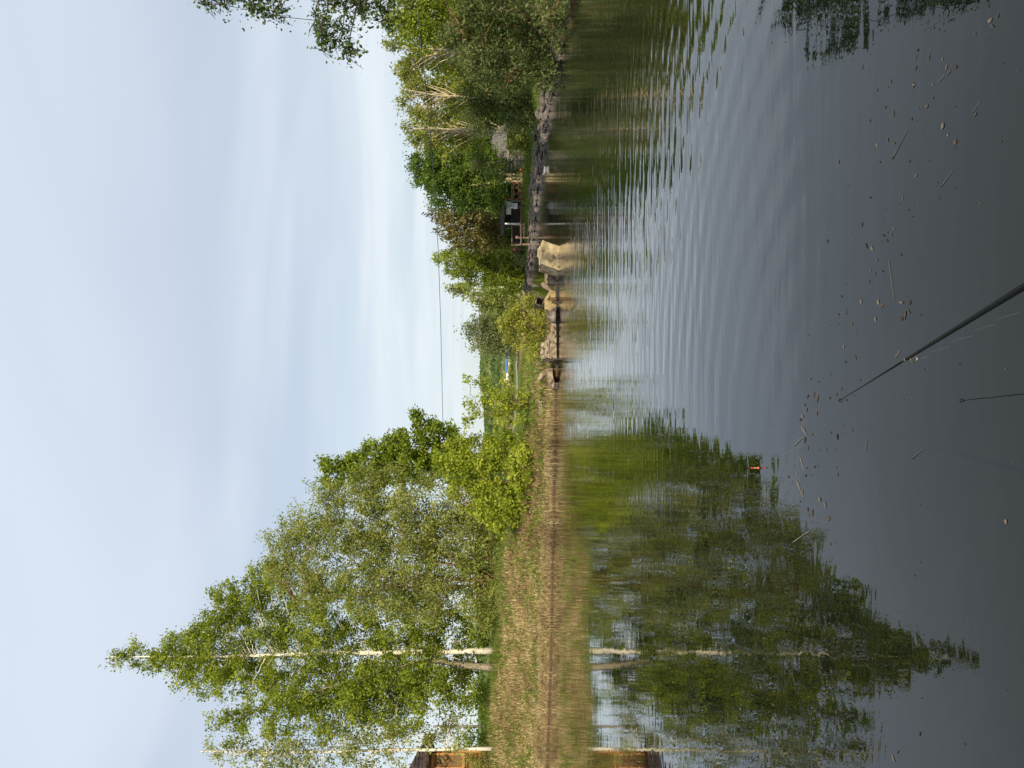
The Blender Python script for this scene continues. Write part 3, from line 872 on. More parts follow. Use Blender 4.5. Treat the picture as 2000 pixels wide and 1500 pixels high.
# ------------------------------------------------------------------ log house at the left edge
LOG = noisy('house_timber', [(.3, (.26, .11, .035)), (.7, (.48, .23, .08))], scale=4, stretch=(1, 1, 10), rough=.6)
LOGD = noisy('house_timber_lower', [(.3, (.13, .075, .03)), (.7, (.26, .15, .06))], scale=4, stretch=(1, 1, 10), rough=.7)
TRIM = noisy('house_trim', [(.3, (.42, .19, .06)), (.7, (.58, .30, .11))], scale=6, stretch=(1, 1, .3), rough=.5)
ROOF = noisy('roof_metal', [(.3, (.050, .028, .022)), (.7, (.080, .046, .037))], scale=5, rough=.45, bump=.05)
hd = 37.0
cx = Q(0, 1467, hd)[0]
zb = gz(cx - 1, hd)
zt = Q(836, 0, hd)[2]
o = thing('log_house', 'honey-coloured log house with brown metal roof at the left edge', 'house', (cx, hd, zb))
rot = math.radians(38)
R = np.array([[math.cos(rot), -math.sin(rot), 0], [math.sin(rot), math.cos(rot), 0], [0, 0, 1]])
O = np.array([cx, hd, 0.0])


def hp(x, y, z):
    return O + R @ np.array([x, y, z])


def hbox(g, x0, x1, y0, y1, z0, z1):
    return g.box(hp((x0 + x1) / 2, (y0 + y1) / 2, (z0 + z1) / 2), (abs(x1 - x0), abs(y1 - y0), abs(z1 - z0)), R)


w = G()
zz = zb - .2
rl = .11
while zz < zt - .02:     # round logs, butted course on course
    for (xa, ya, xb, yb) in [(-7, 0, 0, 0), (0, 0, 0, 6)]:
        a = hp(xa, ya, zz + rl); b2 = hp(xb, yb, zz + rl)
        w.tube(np.array([a, (a + b2) / 2, b2]), rl * 1.08, 8)
    zz += 2 * rl
w.build('wall', LOG, o, smooth=True)
g = G(); hbox(g, -.09, .06, -.15, .10, zb - .1, zt + .02); g.build('corner_board', TRIM, o)
g = G(); hbox(g, -7, -.3, -.20, -.12, zt - .16, zt - .02); g.build('fascia_board', TRIM, o)
ap = 1.5
e0 = .65
corners = [hp(e0, -e0, zt), hp(-7.2, -e0, zt), hp(-7.2, 6.6, zt), hp(e0, 6.6, zt)]
rid = [hp(-2.6, 3, zt + 2.5), hp(-7.2, 3, zt + 2.5)]
rg = G()
V = corners + rid
V = V + [v - np.array([0, 0, .12]) for v in corners]
rg.add(V, [[0, 4, 5, 1]]).add(V, [[3, 2, 5, 4]]).add(V, [[6, 7, 1, 0]]).add(V, [[6, 0, 3, 9]]).add(V, [[6, 9, 8, 7]])
rg.add(V, [[0, 3, 4]])
for k in range(1, 12):     # stepped tile courses of the metal roof
    f_ = k / 12
    a = corners[0] * (1 - f_) + rid[0] * f_; b2 = corners[1] * (1 - f_) + rid[1] * f_
    rg.tube(np.array([a, (a + b2) / 2, b2]) + np.array([0, 0, .012]), .022, 5)
rg.build('roof', ROOF, o)
wx0, wx1 = -.74, -.22
wz0, wz1 = Q(905, 0, hd)[2], Q(850, 0, hd)[2]
wf = G()
hbox(wf, wx0 - .09, wx0, -.2, -.11, wz0 - .1, wz1 + .14); hbox(wf, wx1, wx1 + .09, -.2, -.11, wz0 - .1, wz1 + .14)
hbox(wf, wx0, wx1, -.195, -.11, wz1, wz1 + .14); hbox(wf, wx0, wx1, -.195, -.11, wz0 - .1, wz0 + .03); 
wo = wf.build('window', TRIM, o)
g = G(); hbox(g, wx0, wx1, -.135, -.115, wz0, wz1); g.build('shutter', LOGD, wo)

# ------------------------------------------------------------------ concrete debris on the spit
CONC = noisy('old_concrete', [(.39, (.06, .045, .03)), (.49, (.25, .19, .12)), (.62, (.42, .34, .23))], scale=9, detail=10, bump=1.0, dist=.05)
CONY = noisy('yellow_concrete', [(.36, (.14, .10, .06)), (.46, (.38, .30, .165)), (.64, (.56, .45, .27))], scale=4.5, detail=10, bump=1.0, dist=.05)  # the block's own yellowish concrete colour
STONE = noisy('bank_stone', [(.40, (.04, .032, .027)), (.50, (.14, .115, .095)), (.64, (.30, .25, .21))], scale=5, detail=8, bump=.7, dist=.03)
DARKC = noisy('dark_concrete', [(.3, (.035, .03, .024)), (.7, (.075, .062, .048))], scale=6, rough=.45)  # darker concrete for the foot, slab end, low piece and box back


def soften(o, w=.02, seg=2, sub=0, strength=0.0, scale=.3):
    bv = o.modifiers.new('bevel', 'BEVEL'); bv.width = w; bv.segments = seg; bv.limit_method = 'ANGLE'
    if sub:
        sd = o.modifiers.new('sub', 'SUBSURF'); sd.levels = sub; sd.render_levels = sub; sd.subdivision_type = 'SIMPLE'
        tx = bpy.data.textures.new('chips', 'CLOUDS'); tx.noise_scale = scale
        dp = o.modifiers.new('disp', 'DISPLACE'); dp.texture = tx; dp.strength = strength; dp.texture_coords = 'GLOBAL'; dp.mid_level = .5
    return o


def PX(pts, d):
    return [Q(x, y, d) for x, y in pts]


# the big broken slab: sloping top plane, worn front face, dark foot, end coloured as shade
D = 21.9
a = [(1057, 705), (1055, 690), (1058, 668), (1069, 664), (1070, 655), (1078, 652), (1078, 700), (1074, 704)]
o = thing('concrete_slab', 'long tan broken concrete slab lying along the spit below the yellow-green bush', 'concrete slab', (Q(0, 676, D)[0], D, 0.0))
top = PX([(1057, 702), (1055, 690), (1057, 667), (1068, 664), (1069, 654), (1074, 652)], D + .25)
bot = PX([(1073, 699), (1073, 690), (1074, 668), (1076, 662), (1077, 650), (1077, 644)], D - .12)
g = G(); pts = top + bot[::-1]; g.prism(pts, (0, .30, -.10)); soften(g.build('top_face', CONC, o, recalc=True), .015, 2, 3, .03, .12)
pts = PX([(1074, 701), (1074, 690), (1075, 668), (1077, 645), (1078, 625), (1086, 622), (1087, 660), (1088, 700)], D - .14)
g = G(); g.prism(pts, (0, .45, 0)); soften(g.build('front_face', CONC, o, recalc=True), .015, 2, 3, .035, .1)
pts = PX([(1086.5, 702), (1086.5, 660), (1086.5, 590), (1095, 590), (1095, 703)], D - .06)
g = G(); g.prism(pts, (0, .5, 0)); soften(g.build('dark_foot', DARKC, o, recalc=True), .01)  # dark band along the slab's base at the waterline
pts = PX([(1056, 706), (1090, 697), (1092, 702), (1060, 709)], D - .1)
g = G(); g.prism(pts, (0, .35, 0)); soften(g.build('shaded_end', DARKC, o, recalc=True), .008)  # end strip coloured dark to give the slab's shaded left side

pts = PX([(1071, 610), (1068, 618), (1072, 627), (1086, 630), (1087, 598)], 21.6)
g = G(); g.prism(pts, (.05, .4, 0)); tag(soften(g.build('stone_block', STONE, recalc=True), .02, 2, 3, .05, .15), 'pointed pale stone at the right end of the long concrete slab', 'stone')

# right-hand block, bright front, dark end
D = 21.3
o = thing('concrete_block', 'upright bright yellowish concrete block standing in the water off the spit', 'concrete block', (Q(0, 500, D)[0], D, 0.0))
fr = PX([(1095, 529), (1060, 516), (1057, 515), (1058, 502), (1059, 490), (1056, 484), (1058, 476), (1060, 468), (1066, 471), (1079, 476), (1090, 480), (1095, 480)], D)
bk = [p + np.array([-.10, .85, .015 * k]) for k, p in enumerate(fr)]
g = G(); V = np.array(fr + bk); nn_ = len(fr)
i = np.arange(nn_); k = (i + 1) % nn_
g.v.append(V); g.t.append(np.full(len(V), .5)); g.n = len(V)
g.f.append(np.stack([i, k, k + nn_, i + nn_], -1)); g.mi.append(np.zeros(nn_, int))
g.f.append(i[::-1][None, :]); g.mi.append(np.zeros(1, int)); g.f.append((i + nn_)[None, :]); g.mi.append(np.zeros(1, int))
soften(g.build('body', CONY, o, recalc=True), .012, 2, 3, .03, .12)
ln_ = [Q(1056, 517, D - .02), Q(1053, 522, D - .02), Q(1056, 524, D + .2)]
g = G(); g.tube(np.array([Q(1060, 472, D + .2), Q(1052, 470, D + .2), Q(1051, 475, D + .25), Q(1057, 480, D + .3)]), .03, 6); g.build('lifting_loop', STONE, o, smooth=True)
g = G(); g.tube(np.array(ln_), .018, 6); g.build('rebar', RUST, o, smooth=True)

D = 22.1
o = thing('dark_slab', 'low dark concrete piece in the water between bright block and rusty timbers', 'concrete slab', (Q(0, 543, D)[0], D, 0.0))
g = G(); g.prism(PX([(1068, 529), (1069, 545), (1070, 554), (1096, 557), (1096, 527)], D), (0, .5, .02)); soften(g.build('body', DARKC, o, recalc=True), .015, 2, 2, .03)
g = G(); g.prism(PX([(1066.5, 528), (1067.5, 552), (1069.5, 555), (1070, 528)], D - .03), (0, .55, .02)); soften(g.build('pale_top', CONC, o, recalc=True), .008)
D = 22.0
g = G(); g.tube(np.array([Q(1058, 553, D), Q(1064, 558, D), Q(1072, 564, D), Q(1080, 573, D), Q(1091, 580, D)]), np.array([.05, .085, .06, .05, .04]), 7)
tag(g.build('root_stump', noisy('driftwood', [(.3, (.14, .10, .07)), (.7, (.34, .26, .19))], scale=8, stretch=(1, 1, 3)), smooth=True), 'twisted grey driftwood root propped beside the dark concrete piece', 'driftwood')
g = G(); g.prism(PX([(1085, 556), (1090, 556), (1092, 605), (1088, 604)], D - .25), (0, .16, .01))
WETW = noisy('wet_timber', [(.3, (.020, .015, .010)), (.7, (.06, .042, .026))], scale=6, stretch=(6, 1, 1), rough=.4)
tag(soften(g.build('timber_beam', WETW, recalc=True), .006), 'dark wet timber beam lying low across the water at the spit tip', 'beam')
D = 21.8
MUDY = noisy('yellow_mud_stone', [(.3, (.20, .14, .06)), (.7, (.46, .35, .17))], scale=5, detail=8, bump=.6, dist=.03)
g = G(); g.prism(PX([(1075, 566), (1067, 578), (1064, 592), (1066, 604), (1080, 612), (1095, 608), (1095, 572)], D + .15), (0, .5, 0))
tag(soften(g.build('yellow_boulder', MUDY, recalc=True), .03, 2, 3, .08, .2), 'mossy yellow rock under the curved rusty bands at the spit tip', 'rock')
for k, (off, txt) in enumerate([(0, 'upper curved rusty band bent over the mossy yellow rock'), (3, 'lower curved rusty band bent over the mossy yellow rock')]):
    g = G(); g.tube(np.array([Q(1074 + off, 578 + off, D - .03), Q(1070 + off, 586, D - .06), Q(1073 + off, 584 + off, D - .1), Q(1082 + off, 582 + off, D - .12), Q(1089, 580 + off, D - .12)]), .018, 6)
    tag(g.build('rusty_band', RUST, smooth=True), txt, 'rusty band', 'rusty bands on the yellow rock')
D = 23.2
o = thing('concrete_box', 'open dark concrete box tilted at the spit tip beside the bush', 'concrete box', (Q(0, 593, D)[0], D, .5))
c0 = Q(1053, 593, D)
Rb = np.array(Matrix.Rotation(math.radians(18), 3, 'Y') @ Matrix.Rotation(math.radians(20), 3, 'Z'))
for nm, c, sz in [('base', (0, 0, -.11), (.28, .34, .03)), ('side', (-.13, 0, 0), (.03, .34, .19)), ('side', (.13, 0, 0), (.03, .34, .19)), ('lid', (0, 0, .11), (.32, .38, .03)), ('back', (0, .15, 0), (.23, .03, .19))]:
    g = G(); g.box(c0 + Rb @ np.array(c), sz, Rb); g.build(nm, STONE if nm != 'back' else DARKC, o)
g = G(); g.box((c0[0], c0[1] + .05, (c0[2] - .14 + gz(c0[0], c0[1])) / 2 - .05), (.22, .28, max(.06, c0[2] - .14 - gz(c0[0], c0[1]) + .12))); soften(g.build('plinth', STONE, o), .01)

# flat broken slab with undercut, and stones, at the left of the big slab
D = 22.3
o = thing('undercut_slab', 'low broken slab with a black hollow under it left of the long concrete slab', 'stone slab', (Q(0, 735, D)[0], D, 0.0))
g = G(); g.prism(PX([(1072, 720), (1070, 728), (1073, 745), (1077, 757), (1083, 760), (1084, 748), (1080, 732), (1080, 719)], D - .15), (0, .55, .03)); soften(g.build('slab', CONC, o, recalc=True), .012, 2, 2, .03)
g = G(); g.prism(PX([(1079, 757), (1083, 747), (1094, 748), (1094, 763)], D - .10), (0, .5, 0)); soften(g.build('support', STONE, o, recalc=True), .015)
g = G(); g.prism(PX([(1081, 717), (1080, 713), (1094, 711), (1094, 719)], D - .05), (0, .4, 0)); soften(g.build('support', STONE, o, recalc=True), .015)
g = G(); g.tube(np.array([Q(1053, 742, 22.7), Q(1057, 735, 22.7), Q(1063, 729, 22.7), Q(1068, 725, 22.7)]), np.array([.06, .10, .10, .07]), 9)
tag(soften(g.build('pale_stone', CONC, smooth=True), .01), 'leaning pale rounded stone propped above the undercut slab', 'stone')


def boulder(nm, c, size, mat, seed, flat=.6):
    import bmesh
    bm = bmesh.new()
    bmesh.ops.create_icosphere(bm, subdivisions=3, radius=1)
    r = np.random.default_rng(seed)
    pl = nrm(r.normal(size=(9, 3)))
    dd = r.uniform(.55, .9, 9)
    for v in bm.verts:
        q = np.array(v.co)
        for a_, b_ in zip(pl, dd):
            e = q @ a_ - b_
            if e > 0:
                q = q - a_ * e * .92
        q += .035 * np.sin(q[[1, 2, 0]] * 9 + seed)
        v.co = q * np.array([1, .8, flat])
    me = bpy.data.meshes.new(nm)
    bm.to_mesh(me); bm.free()
    me.materials.append(mat)
    o = bpy.data.objects.new(nm, me)
    o.location = c
    o.scale = (size,) * 3
    COL.objects.link(o)
    return o


for k, (x, y, s, txt) in enumerate([(1063, 757, .10, 'small white stone on the earth slope above the undercut slab'), (1060, 782, .24, 'broad tan flat stone in the worn earth of the spit'),
                                   (1062, 800, .22, 'pinkish flat stone left of the broad tan one on the spit'), (1048, 770, .10, 'small tan stone higher up the worn earth slope')]):
    dd = 23.0 + .02 * k
    p = Q(x, y, dd)
    for _ in range(60):
        if H - (x - 1000) * dd / F < gz((750 - y) * dd / F, dd): break
        dd += .06
    p = Q(x, y, dd)
    b_ = boulder('flat_stone', (p[0], p[1], gz(p[0], p[1]) + s * .15), s, CONC, 40 + k, .45)
    tag(b_, txt, 'stone')

# ------------------------------------------------------------------ stone bank on the right shore
protos = [boulder('bank_boulder', (0, 0, 0), 1, STONE, 60 + k, .5) for k in range(7)]
shore = np.array([(8.9, 20.5), (9.45, 24), (10.0, 27), (10.25, 31.5), (10.1, 39), (9.0, 45), (7.6, 57), (7.35, 64.5)])
seg = np.linalg.norm(np.diff(shore, axis=0), axis=1)
cum = np.concatenate([[0], np.cumsum(seg)])
cnt = 0
for row, (off, zc, s0, s1, step) in enumerate([(-.10, .03, .20, .42, .42), (.20, .20, .18, .34, .45), (.5, .33, .12, .26, .7)]):
    q = 0.0
    while q < cum[-1]:
        i = min(np.searchsorted(cum, q, 'right') - 1, len(seg) - 1)
        f_ = (q - cum[i]) / seg[i]
        p = shore[i] * (1 - f_) + shore[i + 1] * f_
        tx = (shore[i + 1] - shore[i]) / seg[i]
        nrmv = np.array([tx[1], -tx[0]])
        s = random.uniform(s0, s1)
        pr = protos[cnt % 7]
        b_ = pr if cnt < 7 else pr.copy()
        if cnt >= 7:
            COL.objects.link(b_)
        pos = p + nrmv * (off + random.uniform(-.1, .1))
        b_.location = (pos[0], pos[1], zc * .85 + random.uniform(-.05, .04))
        b_.scale = (s * random.uniform(.7, 1.5), s * random.uniform(.6, 1.0), s * random.uniform(.4, 1.0))
        b_.rotation_euler = (random.uniform(-.3, .3), random.uniform(-.35, .35), random.uniform(0, 6.3))
        tag(b_, 'rough grey-brown boulder of the stone bank along the right shore', 'boulder', 'boulders of the stone bank on the right shore')
        cnt += 1
        q += step * random.uniform(.7, 1.3) * (1 if q > 15 else 1.2)

# ------------------------------------------------------------------ things on the right bank
def base_at(x, y, d):
    p = Q(x, y, d)
    return np.array([p[0], p[1], gz(p[0], p[1])])


SHING = noisy('grey_shingles', [(.3, (.10, .095, .09)), (.7, (.24, .23, .22))], scale=7, stretch=(1, 1, 1), bump=.5, dist=.03)
d = 46
x0, x1 = Q(0, 322, d)[0], Q(0, 240, d)[0]
o = thing('shingled_shed', 'shed with grey shingled roof half hidden behind willow bushes', 'shed', ((x0 + x1) / 2, d, gz((x0 + x1) / 2, d)))
zb_, zt_ = Q(990, 0, d)[2], Q(962, 0, d + 1.2)[2]
g = G(); g.box(((x0 + x1) / 2, d + 1.4, (zb_ + .35) / 2), (x1 - x0 - .3, 2.0, zb_ - .4)); g.build('wall', DARKW, o)
g = G()
nr = 9
for r_ in range(nr):      # lapped courses of shingles
    f0, f1 = r_ / nr, (r_ + 1) / nr
    ya, yb = d + 1.3 * f0, d + 1.3 * f1 + .05
    za, zc_ = zb_ + (zt_ - zb_) * f0, zb_ + (zt_ - zb_) * f1
    g.add([(x0, ya, za + .035), (x1, ya, za + .035), (x1, yb, zc_ + .01), (x0, yb, zc_ + .01), (x0, ya, za), (x1, ya, za)], [[0, 1, 2, 3], [4, 5, 1, 0]])
g.add([(x0, d + 1.35, zt_), (x1, d + 1.35, zt_), (x1, d + 2.7, zb_), (x0, d + 2.7, zb_)], [[0, 1, 2, 3]])
g.build('roof', SHING, o)

d = 43
o = thing('pallet_fence', 'grey wooden pallet leaned up as a fence behind the slender willow shoots', 'pallet', base_at(1030, 310, d))
bz = o.location[2]
xa, xb = Q(0, 330, d)[0], Q(0, 292, d)[0]
for k in range(5):
    g = G(); g.box(((xa + xb) / 2, d, bz + .12 + k * .2), (xb - xa, .05, .12)); g.build('board', GREYW, o)
for k in range(4):
    g = G(); g.box((xa + .06 + (xb - xa - .12) * k / 3, d + .06, bz + .5), (.09, .06, 1.06)); g.build('upright', GREYW, o)

p = base_at(1030, 333, 44)
o = thing('orange_crate', 'small orange crate on the grass beside the forked maple trunk', 'crate', p)
g = G(); g.box(p + [0, 0, .14], (.24, .3, .28)); soften(g.build('body', ORANGE, o), .02)
g = G(); g.box(p + [0, 0, .36], (.30, .34, .14)); soften(g.build('dark_lid', DARKW, o), .02)

d = 45.5
o = thing('rusty_railing', 'rusty brown steel railing frame standing right of the dark shed', 'railing', base_at(1028, 375, d))
bz = o.location[2]
for y, xt in ((358, 999), (367, 1000), (378, 1001), (389, 988)):
    p = Q(xt, y, d)
    g = G(); g.box((p[0], d, (p[2] + bz) / 2 - .05), (.10, .08, p[2] - bz + .1)); g.build('post', RUST, o)
xa, xb = Q(0, 392, d)[0], Q(0, 356, d)[0]
for xr in (1003, 1013, 1022):
    z = Q(xr, 0, d)[2]
    g = G(); g.box(((xa + xb) / 2, d - .075, z), (xb - xa, .06, .09)); g.build('rail', RUST, o)

d = 50
o = thing('dark_shed', 'low black timber shed with white panels behind the rails', 'shed', base_at(1020, 430, d))
bz = o.location[2]
xa, xb = Q(0, 472, d)[0], Q(0, 392, d)[0]
zt_ = Q(999, 0, d)[2]
g = G()
hh = (zt_ - bz + .1) / 7
for k in range(7):
    g.box(((xa + xb) / 2, d + .8 + .012 * (k % 2), bz - .1 + hh * (k + .5)), (xb - xa, 1.5, hh * .96))
g.build('wall', DARKW, o)
zr = Q(986, 0, d)[2]
g = G(); g.box(((xa + xb) / 2 + .5, d + .9, (zt_ + zr) / 2), (xb - xa - 1.4, 1.2, zr - zt_ - .03)); g.build('gable', DARKW, o)
g = G(); g.prism([(xa + .5, d - .15, zr), (xb + .15, d - .15, zr), (xb + .15, d + .8, zr + .25), (xa + .5, d + .8, zr + .25)], (0, .02, .06)); g.build('roof', DARKW, o, recalc=True)
for ya, yb in ((394, 405.5), (406.5, 419)):
    a, b_ = Q(998, yb, d), Q(988.5, ya, d)
    g = G(); g.box(((a[0] + b_[0]) / 2, d - .02, (a[2] + b_[2]) / 2), (b_[0] - a[0], .05, b_[2] - a[2])); g.build('white_panel', plain('cream_panel', (.74, .74, .68), .6, var=.06), o)

d = 46.3
o = thing('notice_board', 'two white paper notices one above the other on a rusty post', 'notice', base_at(1027, 401, d))
bz = o.location[2]
p = Q(994, 401.5, d)
g = G(); g.box((p[0], d + .05, (bz + p[2]) / 2 - .05), (.09, .06, p[2] - bz + .1)); g.build('post', RUST, o)
INK = plain('purple_ink', (.22, .06, .30), .7)
INKB = plain('blue_ink', (.05, .08, .30), .7)
for x0_, x1_, ya, yb, ink in ((994.5, 1002, 396, 407, INK), (1002.8, 1010.4, 397, 408, INKB)):
    a, b_ = Q(x1_, yb, d), Q(x0_, ya, d)
    g = G(); g.box(((a[0] + b_[0]) / 2, d, (a[2] + b_[2]) / 2), (b_[0] - a[0], .02, b_[2] - a[2]))
    sh = g.build('notice', PAPER, o)
    g = G()
    cxm, czm = (a[0] + b_[0]) / 2, (a[2] + b_[2]) / 2
    for k, wd_ in enumerate((.13, .09, .12) if ink is INK else (.10, .07)):
        g.box((cxm, d - .013, czm + .045 - k * .045), (wd_, .006, .022))
    g.build('lettering', ink, sh)

d = 47.5
p = base_at(1022, 437, d)
zt_ = Q(986.5, 437, d)[2]
g = G(); g.lathe([(.055, -.1), (.05, (zt_ - p[2]) * .8), (.05, zt_ - p[2]), (.001, zt_ - p[2] + .02)], p, 10)
tag(g.build('white_post', WHITE, smooth=True), 'white post standing in front of the dark shed', 'post')
d = 46.8
o = thing('timber_rails', 'pale timber rail fence running in front of the dark shed', 'fence', base_at(1022, 430, d))
bz = o.location[2]
for (xr, ya, yb, r_) in ((1018, 404, 478, .05), (1024, 436, 462, .045)):
    a, b_ = Q(xr, yb, d), Q(xr + .5, ya, d)
    g = G(); g.tube(np.array([a, (a + b_) / 2 + [0, 0, .015], b_]), r_, 7); g.build('rail', TIMBER, o, smooth=True)
for y in (405, 436, 464, 477):
    p = Q(1015, y, d)
    p2 = gz(p[0], d)
    g = G(); g.box((p[0], d + .07, (p2 + p[2]) / 2 - .05), (.09, .07, p[2] - p2 + .12)); g.build('post', TIMBER, o)
d = 49
for (ya, yb, txt) in ((440, 478, 'beige horizontal pole above the timber rails left of the white post'), (355, 392, 'grey horizontal pole running behind the rusty frame')):
    o = thing('pole_rail', txt, 'rail', base_at(1022, (ya + yb) / 2, d))
    a, b_ = Q(1000, yb, d), Q(1000, ya, d)
    g = G(); g.tube(np.array([a, (a + b_) / 2, b_]), .035, 7); g.build('rail', TIMBER if ya > 400 else GREYW, o, smooth=True)
    for q in (a, b_):
        zq = gz(q[0], q[1])
        g = G(); g.box((q[0], q[1] + .06, (q[2] + zq) / 2), (.07, .06, q[2] - zq + .1)); g.build('post', TIMBER if ya > 400 else GREYW, o)
p = base_at(1018, 464, 48.2)
g = G(); g.tube(np.array([p - [0, 0, .1], p + [0, 0, .4], p + [.02, 0, .75]]), np.array([.10, .09, .085]), 8)
tag(g.build('tree_stump', noisy('stump_bark', [(.3, (.14, .09, .06)), (.7, (.25, .17, .11))], scale=6), smooth=True), 'reddish brown stump post at the end of the dark shed', 'stump')
p = base_at(1016, 449, 47.8)
o = thing('wooden_crate', 'brown wooden box sitting between white post and stump', 'box', p)
for k in range(3):
    g = G(); g.box(p + [0, 0, .12 + k * .14], (.32, .30, .12)); g.build('slat', TIMBER, o)
g = G(); g.box(p + [0, .02, .24], (.26, .24, .46)); g.build('core', DARKW, o)
p = base_at(1010, 487, 52)
o = thing('red_ball', 'small pinkish red ball on a stick above the feathery shrub', 'ball', p)
zq = Q(1006, 487, 52)[2]
g = G(); g.lathe([(.001, -.12), (.07, -.1), (.12, 0), (.07, .1), (.001, .12)], (p[0], p[1], zq), 12); g.build('ball', PINK, o, smooth=True)
g = G(); g.tube(np.array([p - [0, 0, .1], [p[0], p[1], zq - .1]]), .015, 6); g.build('stick', GREYW, o)
d = 61
p = base_at(1018, 537, d)
zt_ = Q(983, 535, d)[2]
g = G(); g.tube(np.array([p - [0, 0, .1], p * .5 + np.array([p[0], p[1], zt_]) * .5, [p[0] + .08, p[1], zt_]]), np.array([.10, .085, .07]), 7)
tag(g.build('wooden_post', noisy('bleached_wood', [(.3, (.40, .34, .27)), (.7, (.66, .60, .52))], scale=5, stretch=(1, 1, .2)), smooth=True), 'bleached wooden post standing on the far stone bank', 'post')

# water bird
d = 1950 / 66.5
p = np.array([(750 - 333) * d / F, d, 0.0])
o = thing('water_bird', 'small pale grey water bird swimming off the stone bank', 'bird', p)
g = G()
g.tube(np.array([p + [.17, 0, .07], p + [.10, 0, .04], p + [0, 0, .035], p + [-.09, 0, .045], p + [-.13, 0, .07], p + [-.15, 0, .115], p + [-.175, 0, .135], p + [-.2, 0, .128]]),
       np.array([.012, .045, .062, .052, .034, .028, .028, .010]), 10)
g.build('body', plain('grey_plumage', (.24, .24, .25), .8), o, smooth=True)
g = G(); g.tube(np.array([p + [-.155, 0, .125], p + [-.175, 0, .138], p + [-.195, 0, .132]]), np.array([.026, .031, .024]), 8); g.build('dark_cap', plain('dark_plumage', (.04, .04, .04), .8), o, smooth=True)
g = G(); g.tube(np.array([p + [-.198, 0, .128], p + [-.225, 0, .122]]), np.array([.010, .003]), 6); g.build('bill', ORANGE, o, smooth=True)

# overhead cable with the two poles that carry it
cp = [(-150, 793), (-60, 808), (0, 815), (90, 822), (200, 835), (330, 846), (490, 856), (640, 861), (830, 865), (1100, 866), (1300, 862), (1420, 857)]
ds = [1 / (.0476 - (y + 100) / 1400 * .0268) for y, _ in cp]
cpts = np.array([Q(x, y, dd) for (y, x), dd in zip(cp, ds)])
g = G(); g.tube(cpts, .011, 5)
CABLE = plain('cable_sheath', (.05, .07, .09), .5)
tag(g.build('overhead_cable', CABLE, smooth=True), 'thin dark cable sagging across the sky between the two banks', 'cable')
for k, q in enumerate((cpts[0], cpts[-1])):
    z0 = gz(q[0], q[1])
    o = thing('utility_pole', ['utility pole on the right bank carrying the cable', 'utility pole hidden behind the left birches carrying the cable'][k], 'pole', (q[0], q[1], z0))
    g = G(); g.tube(np.array([[q[0], q[1] + .1, z0 - .2], [q[0], q[1] + .1, (z0 + q[2]) / 2], [q[0], q[1] + .1, q[2] + .4]]), np.array([.12, .10, .08]), 8); g.build('pole', GREYW, o, smooth=True)
    g = G(); g.lathe([(.03, -.04), (.045, 0), (.03, .04), (.001, .05)], (q[0], q[1], q[2] - .01), 8); g.build('insulator', WHITE, o, smooth=True)

# ------------------------------------------------------------------ fishing tackle
ROD = plain('black_rod_lacquer', (.0025, .0045, .0042), .5, var=.15, scale=60)
ROD.node_tree.nodes['Principled BSDF'].inputs['Specular IOR Level'].default_value = .12
STEEL = plain('ring_steel', (.34, .30, .20), .25, metallic=.9, var=.1)


def rod_pt(t):
    """t = photo pixels across from the tip at y=782 towards y=560 and beyond"""
    iv = .3906 + .0349 * (t / 12.0)
    dd = 1 / iv
    return Q(1640 + 360 * t / 222.0, 782 - t, dd)


tipp, endp = rod_pt(0), rod_pt(222)
dirv = (endp - tipp)
Lr = np.linalg.norm(dirv)
dirv /= Lr
o = thing('fishing_rod', 'black fishing rod reaching out over the water from the near bank', 'fishing rod', endp)
join = rod_pt(79)
Lj = np.linalg.norm(join - tipp)
g = G(); g.tube(np.array([tipp, tipp + dirv * Lj * .5, join - dirv * .0]), np.array([.0012, .0017, .0023]), 10); g.build('tip_section', ROD, o, smooth=True)
g = G(); g.tube(np.array([join - dirv * .03, join, join + dirv * .01, endp, tipp + dirv * (Lr + .55)]), np.array([.0023, .0027, .0030, .0044, .0062]), 12); g.build('rod_section', ROD, o, smooth=True)
g = G(); g.tube(np.array([tipp + dirv * (Lr + .55), tipp + dirv * (Lr + .85)]), .013, 12); g.build('handle', plain('cork_grip', (.30, .20, .11), .8), o, smooth=True)


def ring(c, R_, r_, ax):
    ax = nrm(ax)
    a_ = nrm(np.cross(ax, [0, 0, 1.0])); b_ = np.cross(ax, a_)
    an = np.linspace(0, 2 * math.pi, 19)
    return np.array([c + R_ * (math.cos(q) * a_ + math.sin(q) * b_) for q in an])


side = nrm(np.cross(dirv, np.array([0, 0, 1.0])))
below = nrm(np.cross(side, dirv))
below = below if below[2] < 0 else -below
gc = join + dirv * .012 + below * .0135
g = G(); g.tube(ring(gc, .0072, .001, dirv + below * .3), .0014, 6, cap=False); gr = g.build('guide_ring', STEEL, o, smooth=True)
g = G(); g.tube(np.array([join - dirv * .012 + below * .004, join + below * .007, gc - below * .006]), .0012, 5); g.build('ring_foot', STEEL, gr, smooth=True)
g = G(); g.tube(ring(tipp - dirv * .004 + below * .003, .0055, .001, dirv), .0013, 6, cap=False); g.build('tip_ring', ROD, o, smooth=True)
g = G(); g.tube(np.array([join - dirv * .004, join + dirv * .010]), .0031, 10); g.build('ferrule', STEEL, o, smooth=True)
fl_ = np.array([(750 - 912) * (1950 / 484.0) / F, 1950 / 484.0, .003])
q = np.linspace(0, 1, 40)[:, None]
mline = tipp + (fl_ - tipp) * q
mline[:, 2] = np.maximum(.0015, tipp[2] * (1 - q[:, 0]) ** 2.6 + .001)
g = G(); g.tube(mline, .00012, 4); g.build('main_line', plain('clear_line', (.35, .37, .38), .3), o)
